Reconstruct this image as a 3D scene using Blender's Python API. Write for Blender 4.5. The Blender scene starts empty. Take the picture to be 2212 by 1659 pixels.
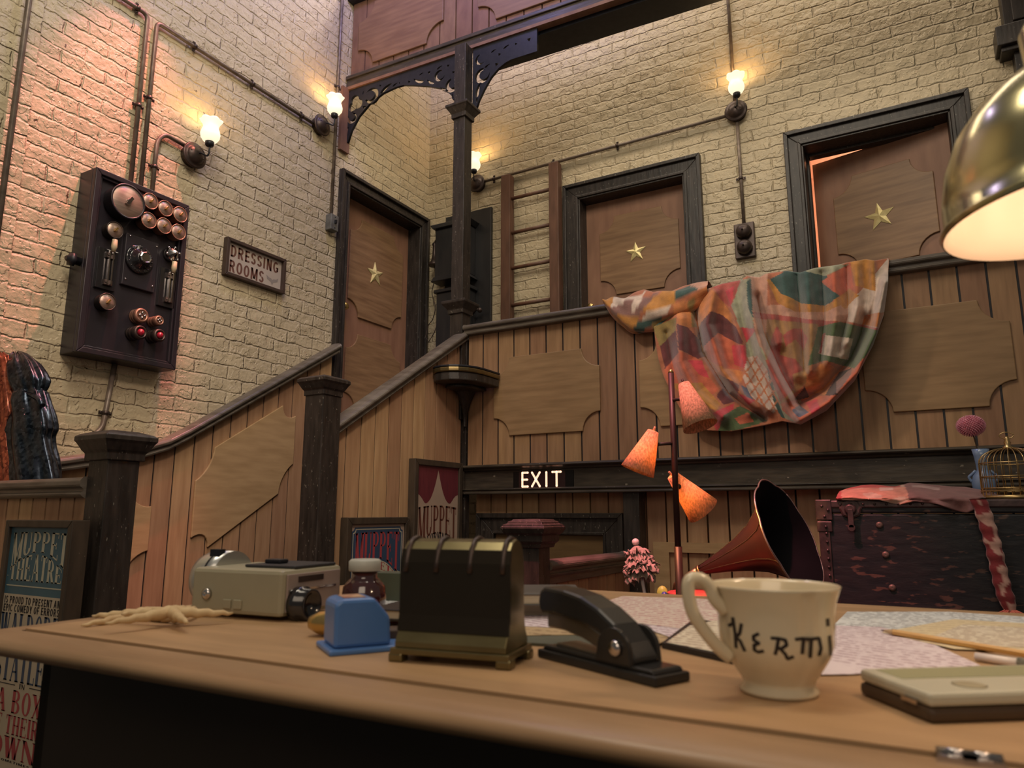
import bpy, math, random
from mathutils import Vector, Matrix, noise
R_ = math.radians
C = bpy.context.scene.collection
scene = bpy.context.scene
random.seed(7)
H = 1.15                                   # eye height; everything below is written relative to the eye and lifted by H at the end
# ---------------------------------------------------------------- camera
YAW, PITCH, F = R_(29.5), R_(10.306), 1534.0
fwd = Vector((-math.sin(YAW)*math.cos(PITCH), math.cos(YAW)*math.cos(PITCH), math.sin(PITCH)))
rgt = Vector((math.cos(YAW), math.sin(YAW), 0))
upv = rgt.cross(fwd)
cam_d = bpy.data.cameras.new('camera'); cam = bpy.data.objects.new('camera', cam_d); C.objects.link(cam)
cam.matrix_world = Matrix(((rgt.x, upv.x, -fwd.x, 0), (rgt.y, upv.y, -fwd.y, 0), (rgt.z, upv.z, -fwd.z, H), (0, 0, 0, 1)))
cam_d.sensor_width = 36; cam_d.lens = 36*F/2212; cam_d.clip_start = .02; cam_d.clip_end = 60
cam_d.dof.use_dof = True; cam_d.dof.focus_distance = 3.7; cam_d.dof.aperture_fstop = 7.6
scene.camera = cam
# ---------------------------------------------------------------- exposure, ambient, stage lights, added fill lamps
scene.view_settings.view_transform = 'Standard'; scene.view_settings.look = 'None'
scene.view_settings.exposure = 0.14; scene.view_settings.gamma = 1; scene.view_settings.use_curve_mapping = False
w = bpy.data.worlds.new('stage_ambient'); scene.world = w; w.use_nodes = True
w.node_tree.nodes['Background'].inputs[0].default_value = (.62, .58, .50, 1)
w.node_tree.nodes['Background'].inputs[1].default_value = .16
def lamp(name, kind, loc, target, energy, color, size=.2, spot=60, blend=.6, sy=None):
    d = bpy.data.lights.new(name, kind); o = bpy.data.objects.new(name, d); C.objects.link(o)
    o.location = Vector(loc); d.energy = energy; d.color = color
    if target is not None:
        o.rotation_euler = (Vector(target)-Vector(loc)).to_track_quat('-Z', 'Y').to_euler()
    if kind == 'SPOT': d.spot_size = R_(spot); d.spot_blend = blend; d.shadow_soft_size = size
    elif kind == 'POINT': d.shadow_soft_size = size
    elif kind == 'AREA':
        d.size = size
        if sy: d.shape = 'RECTANGLE'; d.size_y = sy
    return o
lamp('stage_wash', 'AREA', (-.9, .9, 4.6), (-2.6, 4.4, .6), 58, (1, .86, .68), 2.4, sy=1.4)
lamp('stage_wash_left', 'AREA', (-1.4, .6, 3.9), (-3.7, 3.0, .5), 30, (1, .92, .74), 1.0)
lamp('back_wall_fill', 'AREA', (-1.2, 4.22, 4.95), (-1.2, 4.85, 2.4), 54, (1, .83, .64), 4.4, sy=.25)  # unseen area light added behind the balcony to brighten the upper back wall
lamp('stage_wash_back', 'SPOT', (.5, 2.2, 4.3), (-1.2, 5, 2.3), 70, (1, .86, .66), .4, 76, 1)
lamp('pink_spot_board', 'SPOT', (-2.96, 2.42, 4.7), (-3.68, 1.90, .8), 760, (1, .27, .20), .03, 27, .7)
lamp('pink_spot_props', 'SPOT', (-1.3, 1.2, 3.7), (-.85, 2.7, .05), 800, (1, .19, .22), .05, 26, .6)
lamp('pink_spot_cap', 'SPOT', (-1.7, 2.3, 3.9), (-1.42, 3.0, -.15), 420, (1, .20, .22), .04, 19, .6)
lamp('stairs_fill_spot', 'SPOT', (-.5, .5, 2.7), (-3.3, 2.95, .25), 165, (1, .80, .64), .25, 52, .9)  # added spot, brightens the stair panelling
lamp('pink_spot_newel', 'SPOT', (-2.2, 1.3, 4.0), (-3.2, 2.25, -.1), 130, (1, .28, .20), .06, 24, .7)
lamp('violet_wash', 'AREA', (-2.5, 2.9, 4.9), (-3.6, 3.7, 3.4), 30, (.50, .44, 1), .6)
lamp('cloth_fill_spot', 'SPOT', (-2.4, 1.3, 3.3), (-.75, 3.8, .95), 150, (1, .78, .58), .12, 24, .7)  # added spot from upper left, gives the cloth folds their shading
lamp('front_fill', 'AREA', (.2, -1.0, 1.5), (-2.6, 3.0, .2), 15, (1, .80, .60), 1.4)
# ---------------------------------------------------------------- pixel rays of the photograph -> points on the planes of the place
def ray(x, y): return (rgt*((x-1106)/F) - upv*((y-829.5)/F) + fwd)
def onX(x, y, d): r = ray(x, y); return r*(d/r.x)
def onY(x, y, d): r = ray(x, y); return r*(d/r.y)
def onZ(x, y, d): r = ray(x, y); return r*(d/r.z)
def atD(x, y, d): return ray(x, y)*d
# ---------------------------------------------------------------- mesh builder
class MB:
    def __init__(s): s.v = []; s.f = []; s.m = []; s.s = []
    def add(s, vs, fs, m=0, sm=False):
        b = len(s.v); s.v += [Vector(v) for v in vs]
        for f in fs: s.f.append([i+b for i in f]); s.m.append(m); s.s.append(sm)
        return s
    def box(s, x0, x1, y0, y1, z0, z1, m=0):
        v = [(x, y, z) for x in (x0, x1) for y in (y0, y1) for z in (z0, z1)]
        return s.add(v, [(0,1,3,2),(4,6,7,5),(0,4,5,1),(2,3,7,6),(0,2,6,4),(1,5,7,3)], m)
    def obox(s, c, ax, ay, az, hx, hy, hz, m=0):
        c = Vector(c); v = [c+ax*(i*hx)+ay*(j*hy)+az*(k*hz) for i in (-1, 1) for j in (-1, 1) for k in (-1, 1)]
        return s.add(v, [(0,1,3,2),(4,6,7,5),(0,4,5,1),(2,3,7,6),(0,2,6,4),(1,5,7,3)], m)
    def prism(s, pts, vec, m=0, sm=False):
        n = len(pts); vec = Vector(vec); p = [Vector(q) for q in pts]
        s.add(p+[q+vec for q in p], [list(range(n))[::-1], list(range(n, 2*n))], m)
        b = len(s.v)-2*n
        for i in range(n):
            j = (i+1) % n; s.f.append([b+i, b+j, b+n+j, b+n+i]); s.m.append(m); s.s.append(sm)
        return s
    def sheet(s, g, m=0, sm=True, closed=False):
        r = len(g); c = len(g[0]); vs = [p for row in g for p in row]; fs = []
        for i in range(r-1):
            for j in range(c if closed else c-1):
                k = (j+1) % c; fs.append((i*c+j, i*c+k, (i+1)*c+k, (i+1)*c+j))
        return s.add(vs, fs, m, sm)
    def lathe(s, prof, base, axis=(0,0,1), seg=24, m=0, rf=None, cap=True, sm=True, zf=None):
        a = Vector(axis).normalized(); t = a.orthogonal().normalized(); u = a.cross(t); base = Vector(base)
        g = []
        for k, (r, h) in enumerate(prof):
            row = []
            for i in range(seg):
                th = 2*math.pi*i/seg; rr = r*(rf(th, k) if rf else 1); hh = h+(zf(th, k) if zf else 0)
                row.append(base+a*hh+t*(rr*math.cos(th))+u*(rr*math.sin(th)))
            g.append(row)
        b = len(s.v); s.sheet(g, m, sm, True)
        if cap:
            s.f.append([b+i for i in range(seg)][::-1]); s.m.append(m); s.s.append(False)
            q = b+(len(prof)-1)*seg; s.f.append([q+i for i in range(seg)]); s.m.append(m); s.s.append(False)
        return s
    def tube(s, path, r, seg=10, m=0, sm=True, sx=1, cap=True):
        p = [Vector(q) for q in path]; n = len(p); g = []; t0 = None
        for i in range(n):
            d = (p[min(i+1, n-1)]-p[max(i-1, 0)]).normalized()
            if t0 is None: t0 = d.orthogonal().normalized()
            t0 = (t0-d*t0.dot(d)); t0 = t0.normalized() if t0.length > 1e-6 else d.orthogonal().normalized()
            b = d.cross(t0); rr = r[i] if isinstance(r, (list, tuple)) else r
            g.append([p[i]+t0*(rr*sx*math.cos(2*math.pi*k/seg))+b*(rr*math.sin(2*math.pi*k/seg)) for k in range(seg)])
        b0 = len(s.v); s.sheet(g, m, sm, True)
        if cap:
            s.f.append([b0+i for i in range(seg)][::-1]); s.m.append(m); s.s.append(False)
            q = b0+(n-1)*seg; s.f.append([q+i for i in range(seg)]); s.m.append(m); s.s.append(False)
        return s
    def ball(s, c, r, seg=16, m=0, sq=(1,1,1)):
        g = []; c = Vector(c); k = seg//2
        for i in range(k+1):
            ph = math.pi*i/k; ph = min(max(ph, .02), math.pi-.02)
            g.append([c+Vector((r*sq[0]*math.sin(ph)*math.cos(2*math.pi*j/seg), r*sq[1]*math.sin(ph)*math.sin(2*math.pi*j/seg), -r*sq[2]*math.cos(ph))) for j in range(seg)])
        return s.sheet(g, m, True, True)
    def build(s, name, mats, parent=None, bevel=0, label=None, solid=0, sub=0, loc=None):
        off = Vector((0,0,0)) if parent is None else wloc(parent)
        if loc is not None and parent is None: off = Vector(loc)
        me = bpy.data.meshes.new(name); me.from_pydata([v-off for v in s.v], [], s.f)
        me.polygons.foreach_set('material_index', s.m); me.polygons.foreach_set('use_smooth', s.s); me.update()
        o = bpy.data.objects.new(name, me); C.objects.link(o)
        for mt in (mats if isinstance(mats, (list, tuple)) else [mats]): me.materials.append(mt)
        if parent is not None: o.parent = parent
        elif loc is not None: o.location = loc
        if solid:
            md = o.modifiers.new('thickness', 'SOLIDIFY'); md.thickness = solid; md.offset = 0
        if sub:
            md = o.modifiers.new('smooth', 'SUBSURF'); md.levels = sub; md.render_levels = sub
        if bevel:
            md = o.modifiers.new('bevel', 'BEVEL'); md.width = bevel; md.segments = 2; md.limit_method = 'ANGLE'; md.angle_limit = R_(35)
        if label: o['label'] = label
        return o
def wloc(o):
    l = Vector((0,0,0))
    while o is not None: l = l+o.location; o = o.parent
    return l
def thing(name, label, cat, loc=(0,0,0), group=None):
    o = bpy.data.objects.new(name, None); C.objects.link(o); o.location = loc; o.empty_display_size = .05
    return tag(o, label, cat, group)
def tag(o, label, cat, group=None, kind=None):
    o['label'] = label; o['category'] = cat
    if group: o['group'] = group
    if kind: o['kind'] = kind
    return o
def struct(o): o['kind'] = 'structure'; return o
# ---------------------------------------------------------------- materials
def nd(t, typ, **kw):
    n = t.nodes.new(typ)
    for k, v in kw.items(): setattr(n, k, v)
    return n
def mixc(t, fac, a, b, mode='MIX'):
    n = nd(t, 'ShaderNodeMix', data_type='RGBA', blend_type=mode)
    for sock, v in ((n.inputs[0], fac), (n.inputs[6], a), (n.inputs[7], b)):
        if hasattr(v, 'is_linked') or hasattr(v, 'links'): t.links.new(v, sock)
        else: sock.default_value = v if not isinstance(v, tuple) else (*v, 1)
    return n.outputs[2]
def base_mat(name):
    m = bpy.data.materials.new(name); m.use_nodes = True; t = m.node_tree; return m, t, t.nodes['Principled BSDF']
def mat(name, c1, c2=None, rough=.6, metal=0, sc=(1,1,1), ns=8, bump=0, bd=.002, isl=0, fleck=None, fs=60, ft=.68, fsc=(1,1,1), spec=.4, coat=0, emit=0, detail=6, trans=0):
    m, t, b = base_mat(name); L = t.links
    tc = nd(t, 'ShaderNodeTexCoord'); mp = nd(t, 'ShaderNodeMapping'); mp.inputs['Scale'].default_value = sc
    L.new(tc.outputs['Object'], mp.inputs[0]); no = nd(t, 'ShaderNodeTexNoise'); no.inputs['Scale'].default_value = ns; no.inputs['Detail'].default_value = detail
    L.new(mp.outputs[0], no.inputs['Vector'])
    rp = nd(t, 'ShaderNodeMapRange'); rp.inputs[1].default_value = .33; rp.inputs[2].default_value = .67; L.new(no.outputs[0], rp.inputs[0])
    col = mixc(t, rp.outputs[0], c1, c2 or tuple(x*.8 for x in c1))
    if isl:
        ge = nd(t, 'ShaderNodeNewGeometry'); mr = nd(t, 'ShaderNodeMapRange'); mr.inputs[3].default_value = 1-isl; mr.inputs[4].default_value = 1+isl*.6
        L.new(ge.outputs['Random Per Island'], mr.inputs[0])
        hs = nd(t, 'ShaderNodeHueSaturation'); L.new(col, hs.inputs['Color']); L.new(mr.outputs[0], hs.inputs['Value'])
        m2 = nd(t, 'ShaderNodeMapRange'); m2.inputs[3].default_value = .493; m2.inputs[4].default_value = .51; L.new(ge.outputs['Random Per Island'], m2.inputs[0]); L.new(m2.outputs[0], hs.inputs['Hue'])
        col = hs.outputs[0]
    if fleck:
        mp2 = nd(t, 'ShaderNodeMapping'); mp2.inputs['Scale'].default_value = fsc; L.new(tc.outputs['Object'], mp2.inputs[0])
        n2 = nd(t, 'ShaderNodeTexNoise'); n2.inputs['Scale'].default_value = fs; n2.inputs['Detail'].default_value = 4; L.new(mp2.outputs[0], n2.inputs['Vector'])
        r2 = nd(t, 'ShaderNodeMapRange'); r2.inputs[1].default_value = ft; r2.inputs[2].default_value = ft+.05; L.new(n2.outputs[0], r2.inputs[0])
        col = mixc(t, r2.outputs[0], col, fleck)
    L.new(col, b.inputs['Base Color']); b.inputs['Roughness'].default_value = rough; b.inputs['Metallic'].default_value = metal
    b.inputs['Specular IOR Level'].default_value = spec; b.inputs['Coat Weight'].default_value = coat
    if trans: b.inputs['Transmission Weight'].default_value = trans
    if bump:
        bp = nd(t, 'ShaderNodeBump'); bp.inputs['Strength'].default_value = bump; bp.inputs['Distance'].default_value = bd
        L.new(no.outputs[0], bp.inputs['Height']); L.new(bp.outputs[0], b.inputs['Normal'])
    if emit: L.new(col, b.inputs['Emission Color']); b.inputs['Emission Strength'].default_value = emit
    return m
def emis(name, c, s):
    m, t, b = base_mat(name); b.inputs['Base Color'].default_value = (*c, 1); b.inputs['Emission Color'].default_value = (*c, 1); b.inputs['Emission Strength'].default_value = s; b.inputs['Roughness'].default_value = .3
    return m
def brick(name, axis):
    m, t, b = base_mat(name); L = t.links
    tc = nd(t, 'ShaderNodeTexCoord'); sp = nd(t, 'ShaderNodeSeparateXYZ'); L.new(tc.outputs['Object'], sp.inputs[0])
    cb = nd(t, 'ShaderNodeCombineXYZ'); L.new(sp.outputs[axis], cb.inputs[0]); L.new(sp.outputs[2], cb.inputs[1])
    def noi(s, d=4, src=None):
        n = nd(t, 'ShaderNodeTexNoise'); n.inputs['Scale'].default_value = s; n.inputs['Detail'].default_value = d; L.new(src or tc.outputs['Object'], n.inputs['Vector']); return n
    wn = noi(14, 3); wa = nd(t, 'ShaderNodeVectorMath', operation='SUBTRACT'); L.new(wn.outputs['Color'], wa.inputs[0]); wa.inputs[1].default_value = (.5, .5, .5)
    wb = nd(t, 'ShaderNodeVectorMath', operation='SCALE'); L.new(wa.outputs[0], wb.inputs[0]); wb.inputs['Scale'].default_value = .034
    wc = nd(t, 'ShaderNodeVectorMath', operation='ADD'); L.new(cb.outputs[0], wc.inputs[0]); L.new(wb.outputs[0], wc.inputs[1])
    br = nd(t, 'ShaderNodeTexBrick'); L.new(wc.outputs[0], br.inputs['Vector'])
    br.inputs['Scale'].default_value = 1; br.inputs['Brick Width'].default_value = .235; br.inputs['Row Height'].default_value = .083
    br.inputs['Mortar Size'].default_value = .009; br.inputs['Mortar Smooth'].default_value = .9
    br.inputs['Color1'].default_value = (.30, .30, .30, 1); br.inputs['Color2'].default_value = (.7, .7, .7, 1); br.inputs['Mortar'].default_value = (.4, .4, .4, 1)
    big = noi(1.3, 3); fine = noi(42, 6)
    # thick paint fills the joints unevenly: only parts of them still show as grooves
    jm = nd(t, 'ShaderNodeMapRange'); j = noi(7, 4); jm.inputs[1].default_value = .42; jm.inputs[2].default_value = .62; jm.inputs[3].default_value = .30; L.new(j.outputs[0], jm.inputs[0])
    jo = nd(t, 'ShaderNodeMath', operation='MULTIPLY'); L.new(br.outputs['Fac'], jo.inputs[0]); L.new(jm.outputs[0], jo.inputs[1])
    c0 = mixc(t, big.outputs[0], (.47, .385, .25), (.58, .485, .325))
    c1 = mixc(t, .10, c0, br.outputs['Color'], 'OVERLAY')
    jf = nd(t, 'ShaderNodeMath', operation='MULTIPLY'); L.new(jo.outputs[0], jf.inputs[0]); jf.inputs[1].default_value = .14
    c2 = mixc(t, jf.outputs[0], c1, (.22, .17, .10))
    ch = noi(30, 3); cm = nd(t, 'ShaderNodeMapRange'); cm.inputs[1].default_value = .715; cm.inputs[2].default_value = .73; L.new(ch.outputs[0], cm.inputs[0])
    c3 = mixc(t, cm.outputs[0], c2, (.12, .085, .05))
    L.new(c3, b.inputs['Base Color']); b.inputs['Roughness'].default_value = .42; b.inputs['Specular IOR Level'].default_value = .45
    h1 = nd(t, 'ShaderNodeMath', operation='MULTIPLY'); L.new(jo.outputs[0], h1.inputs[0]); h1.inputs[1].default_value = -1.15
    md = noi(9, 5); h2 = nd(t, 'ShaderNodeMath', operation='MULTIPLY_ADD'); L.new(md.outputs[0], h2.inputs[0]); h2.inputs[1].default_value = 2.2; L.new(h1.outputs[0], h2.inputs[2])
    # raised drips and scabs of paint
    vr = noi(16, 3); va = nd(t, 'ShaderNodeMapRange'); va.inputs[1].default_value = .52; va.inputs[2].default_value = .56; L.new(vr.outputs[0], va.inputs[0])
    h25 = nd(t, 'ShaderNodeMath', operation='MULTIPLY_ADD'); L.new(va.outputs[0], h25.inputs[0]); h25.inputs[1].default_value = .34; L.new(h2.outputs[0], h25.inputs[2])
    h3 = nd(t, 'ShaderNodeMath', operation='MULTIPLY_ADD'); L.new(fine.outputs[0], h3.inputs[0]); h3.inputs[1].default_value = .45; L.new(h25.outputs[0], h3.inputs[2])
    bc = nd(t, 'ShaderNodeSeparateColor'); L.new(br.outputs['Color'], bc.inputs[0])
    h4 = nd(t, 'ShaderNodeMath', operation='MULTIPLY_ADD'); L.new(bc.outputs[0], h4.inputs[0]); h4.inputs[1].default_value = .7; L.new(h3.outputs[0], h4.inputs[2])
    bp = nd(t, 'ShaderNodeBump'); bp.inputs['Strength'].default_value = .9; bp.inputs['Distance'].default_value = .0095; L.new(h4.outputs[0], bp.inputs['Height']); L.new(bp.outputs[0], b.inputs['Normal'])
    return m
def vcol(name, rough=.85, bump=.3, ns=90, sheen=.3):
    m, t, b = base_mat(name); a = nd(t, 'ShaderNodeVertexColor'); a.layer_name = 'print'
    tc = nd(t, 'ShaderNodeTexCoord'); no = nd(t, 'ShaderNodeTexNoise'); no.inputs['Scale'].default_value = 22; no.inputs['Detail'].default_value = 5; t.links.new(tc.outputs['Object'], no.inputs['Vector'])
    mr = nd(t, 'ShaderNodeMapRange'); mr.inputs[1].default_value = .3; mr.inputs[2].default_value = .7; mr.inputs[3].default_value = .72; mr.inputs[4].default_value = 1.18; t.links.new(no.outputs[0], mr.inputs[0])
    hs = nd(t, 'ShaderNodeHueSaturation'); t.links.new(a.outputs[0], hs.inputs['Color']); t.links.new(mr.outputs[0], hs.inputs['Value'])
    t.links.new(hs.outputs[0], b.inputs['Base Color']); b.inputs['Roughness'].default_value = rough; b.inputs['Sheen Weight'].default_value = sheen
    n2 = nd(t, 'ShaderNodeTexNoise'); n2.inputs['Scale'].default_value = ns; t.links.new(tc.outputs['Object'], n2.inputs['Vector'])
    bp = nd(t, 'ShaderNodeBump'); bp.inputs['Strength'].default_value = bump; bp.inputs['Distance'].default_value = .003; t.links.new(n2.outputs[0], bp.inputs['Height']); t.links.new(bp.outputs[0], b.inputs['Normal'])
    return m
BX, BY = brick('painted_brick_side', 1), brick('painted_brick_back', 0)
W_PL = mat('warm_plank', (.50, .30, .17), (.39, .22, .12), .55, sc=(7, 7, .7), ns=5, bump=.25, isl=.2, fleck=(.16, .08, .035), fs=5, ft=.735, fsc=(3, 3, .8))
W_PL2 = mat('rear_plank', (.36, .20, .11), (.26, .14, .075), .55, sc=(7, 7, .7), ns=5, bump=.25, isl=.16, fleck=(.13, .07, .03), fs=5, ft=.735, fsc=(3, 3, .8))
W_PAN = mat('ply_panel', (.50, .33, .175), (.40, .255, .13), .5, sc=(1.2, 1.2, 7), ns=4, bump=.15)
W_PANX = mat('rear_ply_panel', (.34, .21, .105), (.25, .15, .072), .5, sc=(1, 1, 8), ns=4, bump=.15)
W_DARK = mat('dark_painted_wood', (.046, .036, .031), (.020, .016, .014), .42, sc=(5, 5, .8), ns=9, bump=.5, bd=.003, fleck=(.20, .18, .15), fs=120, ft=.665, fsc=(1, 1, .35))
W_DARKX = mat('dark_painted_wood_long', (.070, .054, .040), (.036, .028, .022), .40, sc=(.8, .8, 5), ns=9, bump=.5, bd=.003, fleck=(.24, .20, .16), fs=60, ft=.69, fsc=(.5, .5, 1))
W_RAIL = mat('worn_handrail', (.16, .135, .11), (.085, .068, .054), .32, sc=(1, 1, 6), ns=7, bump=.6, bd=.003, fleck=(.22, .19, .15), fs=60, ft=.70, fsc=(.4, .4, 1))
W_DOOR = mat('door_wood', (.30, .155, .095), (.23, .115, .07), .5, sc=(3, 3, .7), ns=5, bump=.15)
W_DPAN = mat('door_panel_wood', (.30, .175, .09), (.20, .11, .056), .42, sc=(.8, .8, 8), ns=4, bump=.15)
W_BALC = mat('balcony_wood', (.22, .115, .075), (.155, .075, .05), .6, sc=(3, 3, 1.2), ns=5, bump=.2, isl=.1)
IRON = mat('black_iron_gap_shade', (.014, .015, .020), (.022, .022, .028), .4, .2, ns=30, bump=.2)  # iron parts, and the sheets that paint shade into board gaps
BRONZE = mat('dark_bronze', (.085, .06, .052), (.05, .036, .032), .38, .55, ns=20, bump=.15)
PIPE = mat('painted_pipe', (.22, .17, .135), (.13, .10, .08), .42, .3, sc=(1, 1, 1), ns=22, bump=.2)
BRASS = mat('brass', (.70, .50, .20), (.45, .30, .10), .25, .9, ns=12)
GOLD = mat('gold_star', (.86, .74, .38), (.66, .54, .24), .4, .35, ns=30, fleck=(.35, .26, .10), fs=30, ft=.72)
BLACK = mat('board_black', (.030, .024, .030), (.018, .015, .020), .33, ns=6, sc=(1, 1, .5), bump=.1)
# ================================================================ helpers for walls and joinery
XL, YB, GB = -3.72, 5.0, 3.88              # left wall, back wall, gallery front
WL = lambda u, n, z: Vector((XL+n, u, z))
WB = lambda u, n, z: Vector((u, YB-n, z))
WG = lambda u, n, z: Vector((u, GB-n, z))
W2 = lambda u, n, z: Vector((-2.56+n, u, z))
def fbox(mb, W, u0, u1, n0, n1, z0, z1, m=0):
    a, b = W(u0, n0, z0), W(u1, n1, z1)
    return mb.box(min(a.x, b.x), max(a.x, b.x), min(a.y, b.y), max(a.y, b.y), z0, z1, m)
def slab(mb, W, pts, n0, n1, m=0):
    p = [W(u, n0, z) for u, z in pts]; return mb.prism(p, W(0, n1, 0)-W(0, n0, 0), m)
def ticket(u0, u1, z0, z1, r, sh=0, k=7, ru=None):
    ru = ru or r; pts = []
    for (cx, cz, a0) in ((u0, z0, 90), (u1, z0, 180), (u1, z1, 270), (u0, z1, 0)):
        for i in range(k+1):
            a = R_(a0 - 90*i/k); pts.append((cx+ru*math.cos(a), cz+r*math.sin(a)))
    return [(u, z+sh*(u-u0)) for u, z in pts]
def planks(mb, W, u0, u1, pitch, zb, zt, n0, n1, gap=.010, m=0, kinks=()):
    u = u0
    while u < u1-.01:
        e = min(u+pitch, u1); us = [u+gap/2]+[k for k in kinks if u+gap < k < e-gap]+[e-gap/2]
        slab(mb, W, [(q, zb(q)) for q in us]+[(q, zt(q)) for q in us[::-1]], n0, n1, m); u = e
    return mb
RAILP = [(-.060,-.018),(-.052,-.005),(-.03,.002),(0,.004),(.03,.002),(.052,-.005),(.060,-.018),(.056,-.032),(.040,-.038),(.040,-.050),(.046,-.056),(.040,-.068),(-.040,-.068),(-.046,-.056),(-.040,-.050),(-.040,-.038),(-.056,-.032)]
def sweep(mb, path, prof, nv, m=0, sm=False):
    nv = Vector(nv); g = []
    for p in path: g.append([Vector(p)+nv*a+Vector((0, 0, b)) for a, b in prof])
    b0 = len(mb.v); mb.sheet(g, m, sm, True); k = len(prof)
    mb.f.append([b0+i for i in range(k)]); mb.m.append(m); mb.s.append(False)
    q = b0+(len(path)-1)*k; mb.f.append([q+i for i in range(k)][::-1]); mb.m.append(m); mb.s.append(False)
    return mb
def sqstack(mb, cx, cy, z, prof, m=0):
    g = [[Vector((cx+sx*h, cy+sy*h, z+dz)) for sx, sy in ((-1,-1),(1,-1),(1,1),(-1,1))] for h, dz in prof]
    b0 = len(mb.v); mb.sheet(g, m, False, True)
    mb.f.append([b0+i for i in range(4)][::-1]); mb.m.append(m); mb.s.append(False)
    q = b0+(len(prof)-1)*4; mb.f.append([q+i for i in range(4)]); mb.m.append(m); mb.s.append(False)
    return mb
CAP = [(.060,-.100),(.072,-.098),(.072,-.072),(.080,-.062),(.093,-.036),(.100,-.026),(.100,-.010),(.088,-.002),(.050,.010)]
def star(mb, W, u, z, r, n0, th=.012, rot=0):
    ring = []
    for i in range(10):
        a = R_(90+36*i+rot); q = r if i % 2 == 0 else r*.40; ring.append((u+q*math.cos(a), z+q*math.sin(a)))
    b = len(mb.v); vs = [W(a, n0, c) for a, c in ring]+[W(a, n0+th*.35, c) for a, c in ring]+[W(u, n0+th*1.6, z)]
    fs = [(i, (i+1) % 10, 10+(i+1) % 10, 10+i) for i in range(10)]+[(10+i, 10+(i+1) % 10, 20) for i in range(10)]+[list(range(10))[::-1]]
    return mb.add(vs, fs)
# ================================================================ the walls
FL, DK, GF = -1.15, -.60, .60              # floor, raised deck, gallery floor
b = MB(); b.box(-3.72, 3.2, -1.6, 5, FL-.1, FL); struct(b.build('floor', mat('dark_floor', (.035, .026, .02), (.022, .016, .012), .5, ns=4, sc=(1, 6, 1))))
b = MB(); b.box(-3.70, 3.2, 1.56, 4.99, DK-.12, DK); b.box(-3.70, 3.2, 1.56, 1.64, FL, DK-.12)
struct(b.build('floor_raised_deck', mat('deck_boards', (.05, .035, .025), (.03, .02, .015), .5, ns=4, sc=(6, 1, 1))))
b = MB(); b.box(-3.70, 3.2, 4.06, 4.99, GF-.09, GF); b.box(-3.70, -2.62, 3.84, 4.06, GF-.09, GF)
struct(b.build('floor_gallery', W_DARKX))
b = MB(); T = .26
fbox(b, WL, 1.64, 3.93, -T, 0, FL, 5.2); fbox(b, WL, 4.876, 5+T, -T, 0, FL, 5.2); fbox(b, WL, 3.93, 4.876, -T, 0, FL, GF); fbox(b, WL, 3.93, 4.876, -T, 0, 2.551, 5.2)
fbox(b, WL, -.6, 1.64, -T, .03, FL, 5.2)
struct(b.build('wall_left', BX))
b = MB()
for x0, x1, z0, z1 in ((-3.72, -2.21, FL, 5.2), (-1.31, -.50, FL, 5.2), (.39, 3.2, FL, 5.2), (-2.21, -1.31, FL, GF), (-2.21, -1.31, 2.521, 5.2), (-.50, .39, FL, GF), (-.50, .39, 2.531, 5.2)):
    fbox(b, WB, x0, x1, -T, 0, z0, z1)
struct(b.build('wall_back', BY))
# dressing room behind the ajar door
b = MB(); b.box(-1.0, 1.3, 6.6, 6.7, GF, 3.0); b.box(-1.1, -1.0, 5.26, 6.7, GF, 3.0); b.box(1.3, 1.4, 5.26, 6.7, GF, 3.0); b.box(-1.1, 1.4, 5.26, 6.7, 3.0, 3.1); b.box(-1.1, 1.4, 5.26, 6.7, GF-.1, GF)
struct(b.build('wall_dressing_room', mat('peach_plaster', (.84, .55, .42), (.80, .52, .39), .8)))
lamp('dressing_room_bulb', 'POINT', (.3, 6.1, 2.5), None, 30, (1, .72, .52), .1)
# ---------------------------------------------------------------- doors
def rframe(b, W, u0, u1, z0, z1, fw, n0, n1, bottom=True, wl=None):
    wl = wl or fw; zb = z0+fw if bottom else z0
    slab(b, W, [(u0, z0), (u0, z1), (u0+wl, z1-fw), (u0+wl, zb)], n0, n1); slab(b, W, [(u1, z0), (u1, z1), (u1-fw, z1-fw), (u1-fw, zb)], n0, n1)
    slab(b, W, [(u0, z1), (u1, z1), (u1-fw, z1-fw), (u0+wl, z1-fw)], n0, n1)
    if bottom: slab(b, W, [(u0, z0), (u1, z0), (u1-fw, zb), (u0+wl, zb)], n0, n1)
def door_frame(W, u0, u1, zt, fw, parent, wl=None):
    wl = wl or fw
    b = MB()
    rframe(b, W, u0, u1, GF, zt, fw, 0, .022, False, wl); rframe(b, W, u0, u1, GF, zt, .028, .022, .046, False)
    rframe(b, W, u0+wl-.022, u1-fw+.022, GF, zt-fw+.022, .022, .022, .034, False)
    # reveal
    rframe(b, W, u0+wl-.0005, u1-fw+.0005, GF, zt-fw+.0005, .014, -.2, .021, False)
    # stop bead on the reveal
    fbox(b, W, u0+wl+.012, u0+wl+.03, -.2, -.13, GF, zt-fw-.012); fbox(b, W, u1-fw-.03, u1-fw-.012, -.2, -.13, GF, zt-fw-.012); fbox(b, W, u0+wl+.03, u1-fw-.03, -.2, -.13, zt-fw-.03, zt-fw-.012)
    return b.build('door_frame', W_DARK, parent, bevel=.004)
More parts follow.
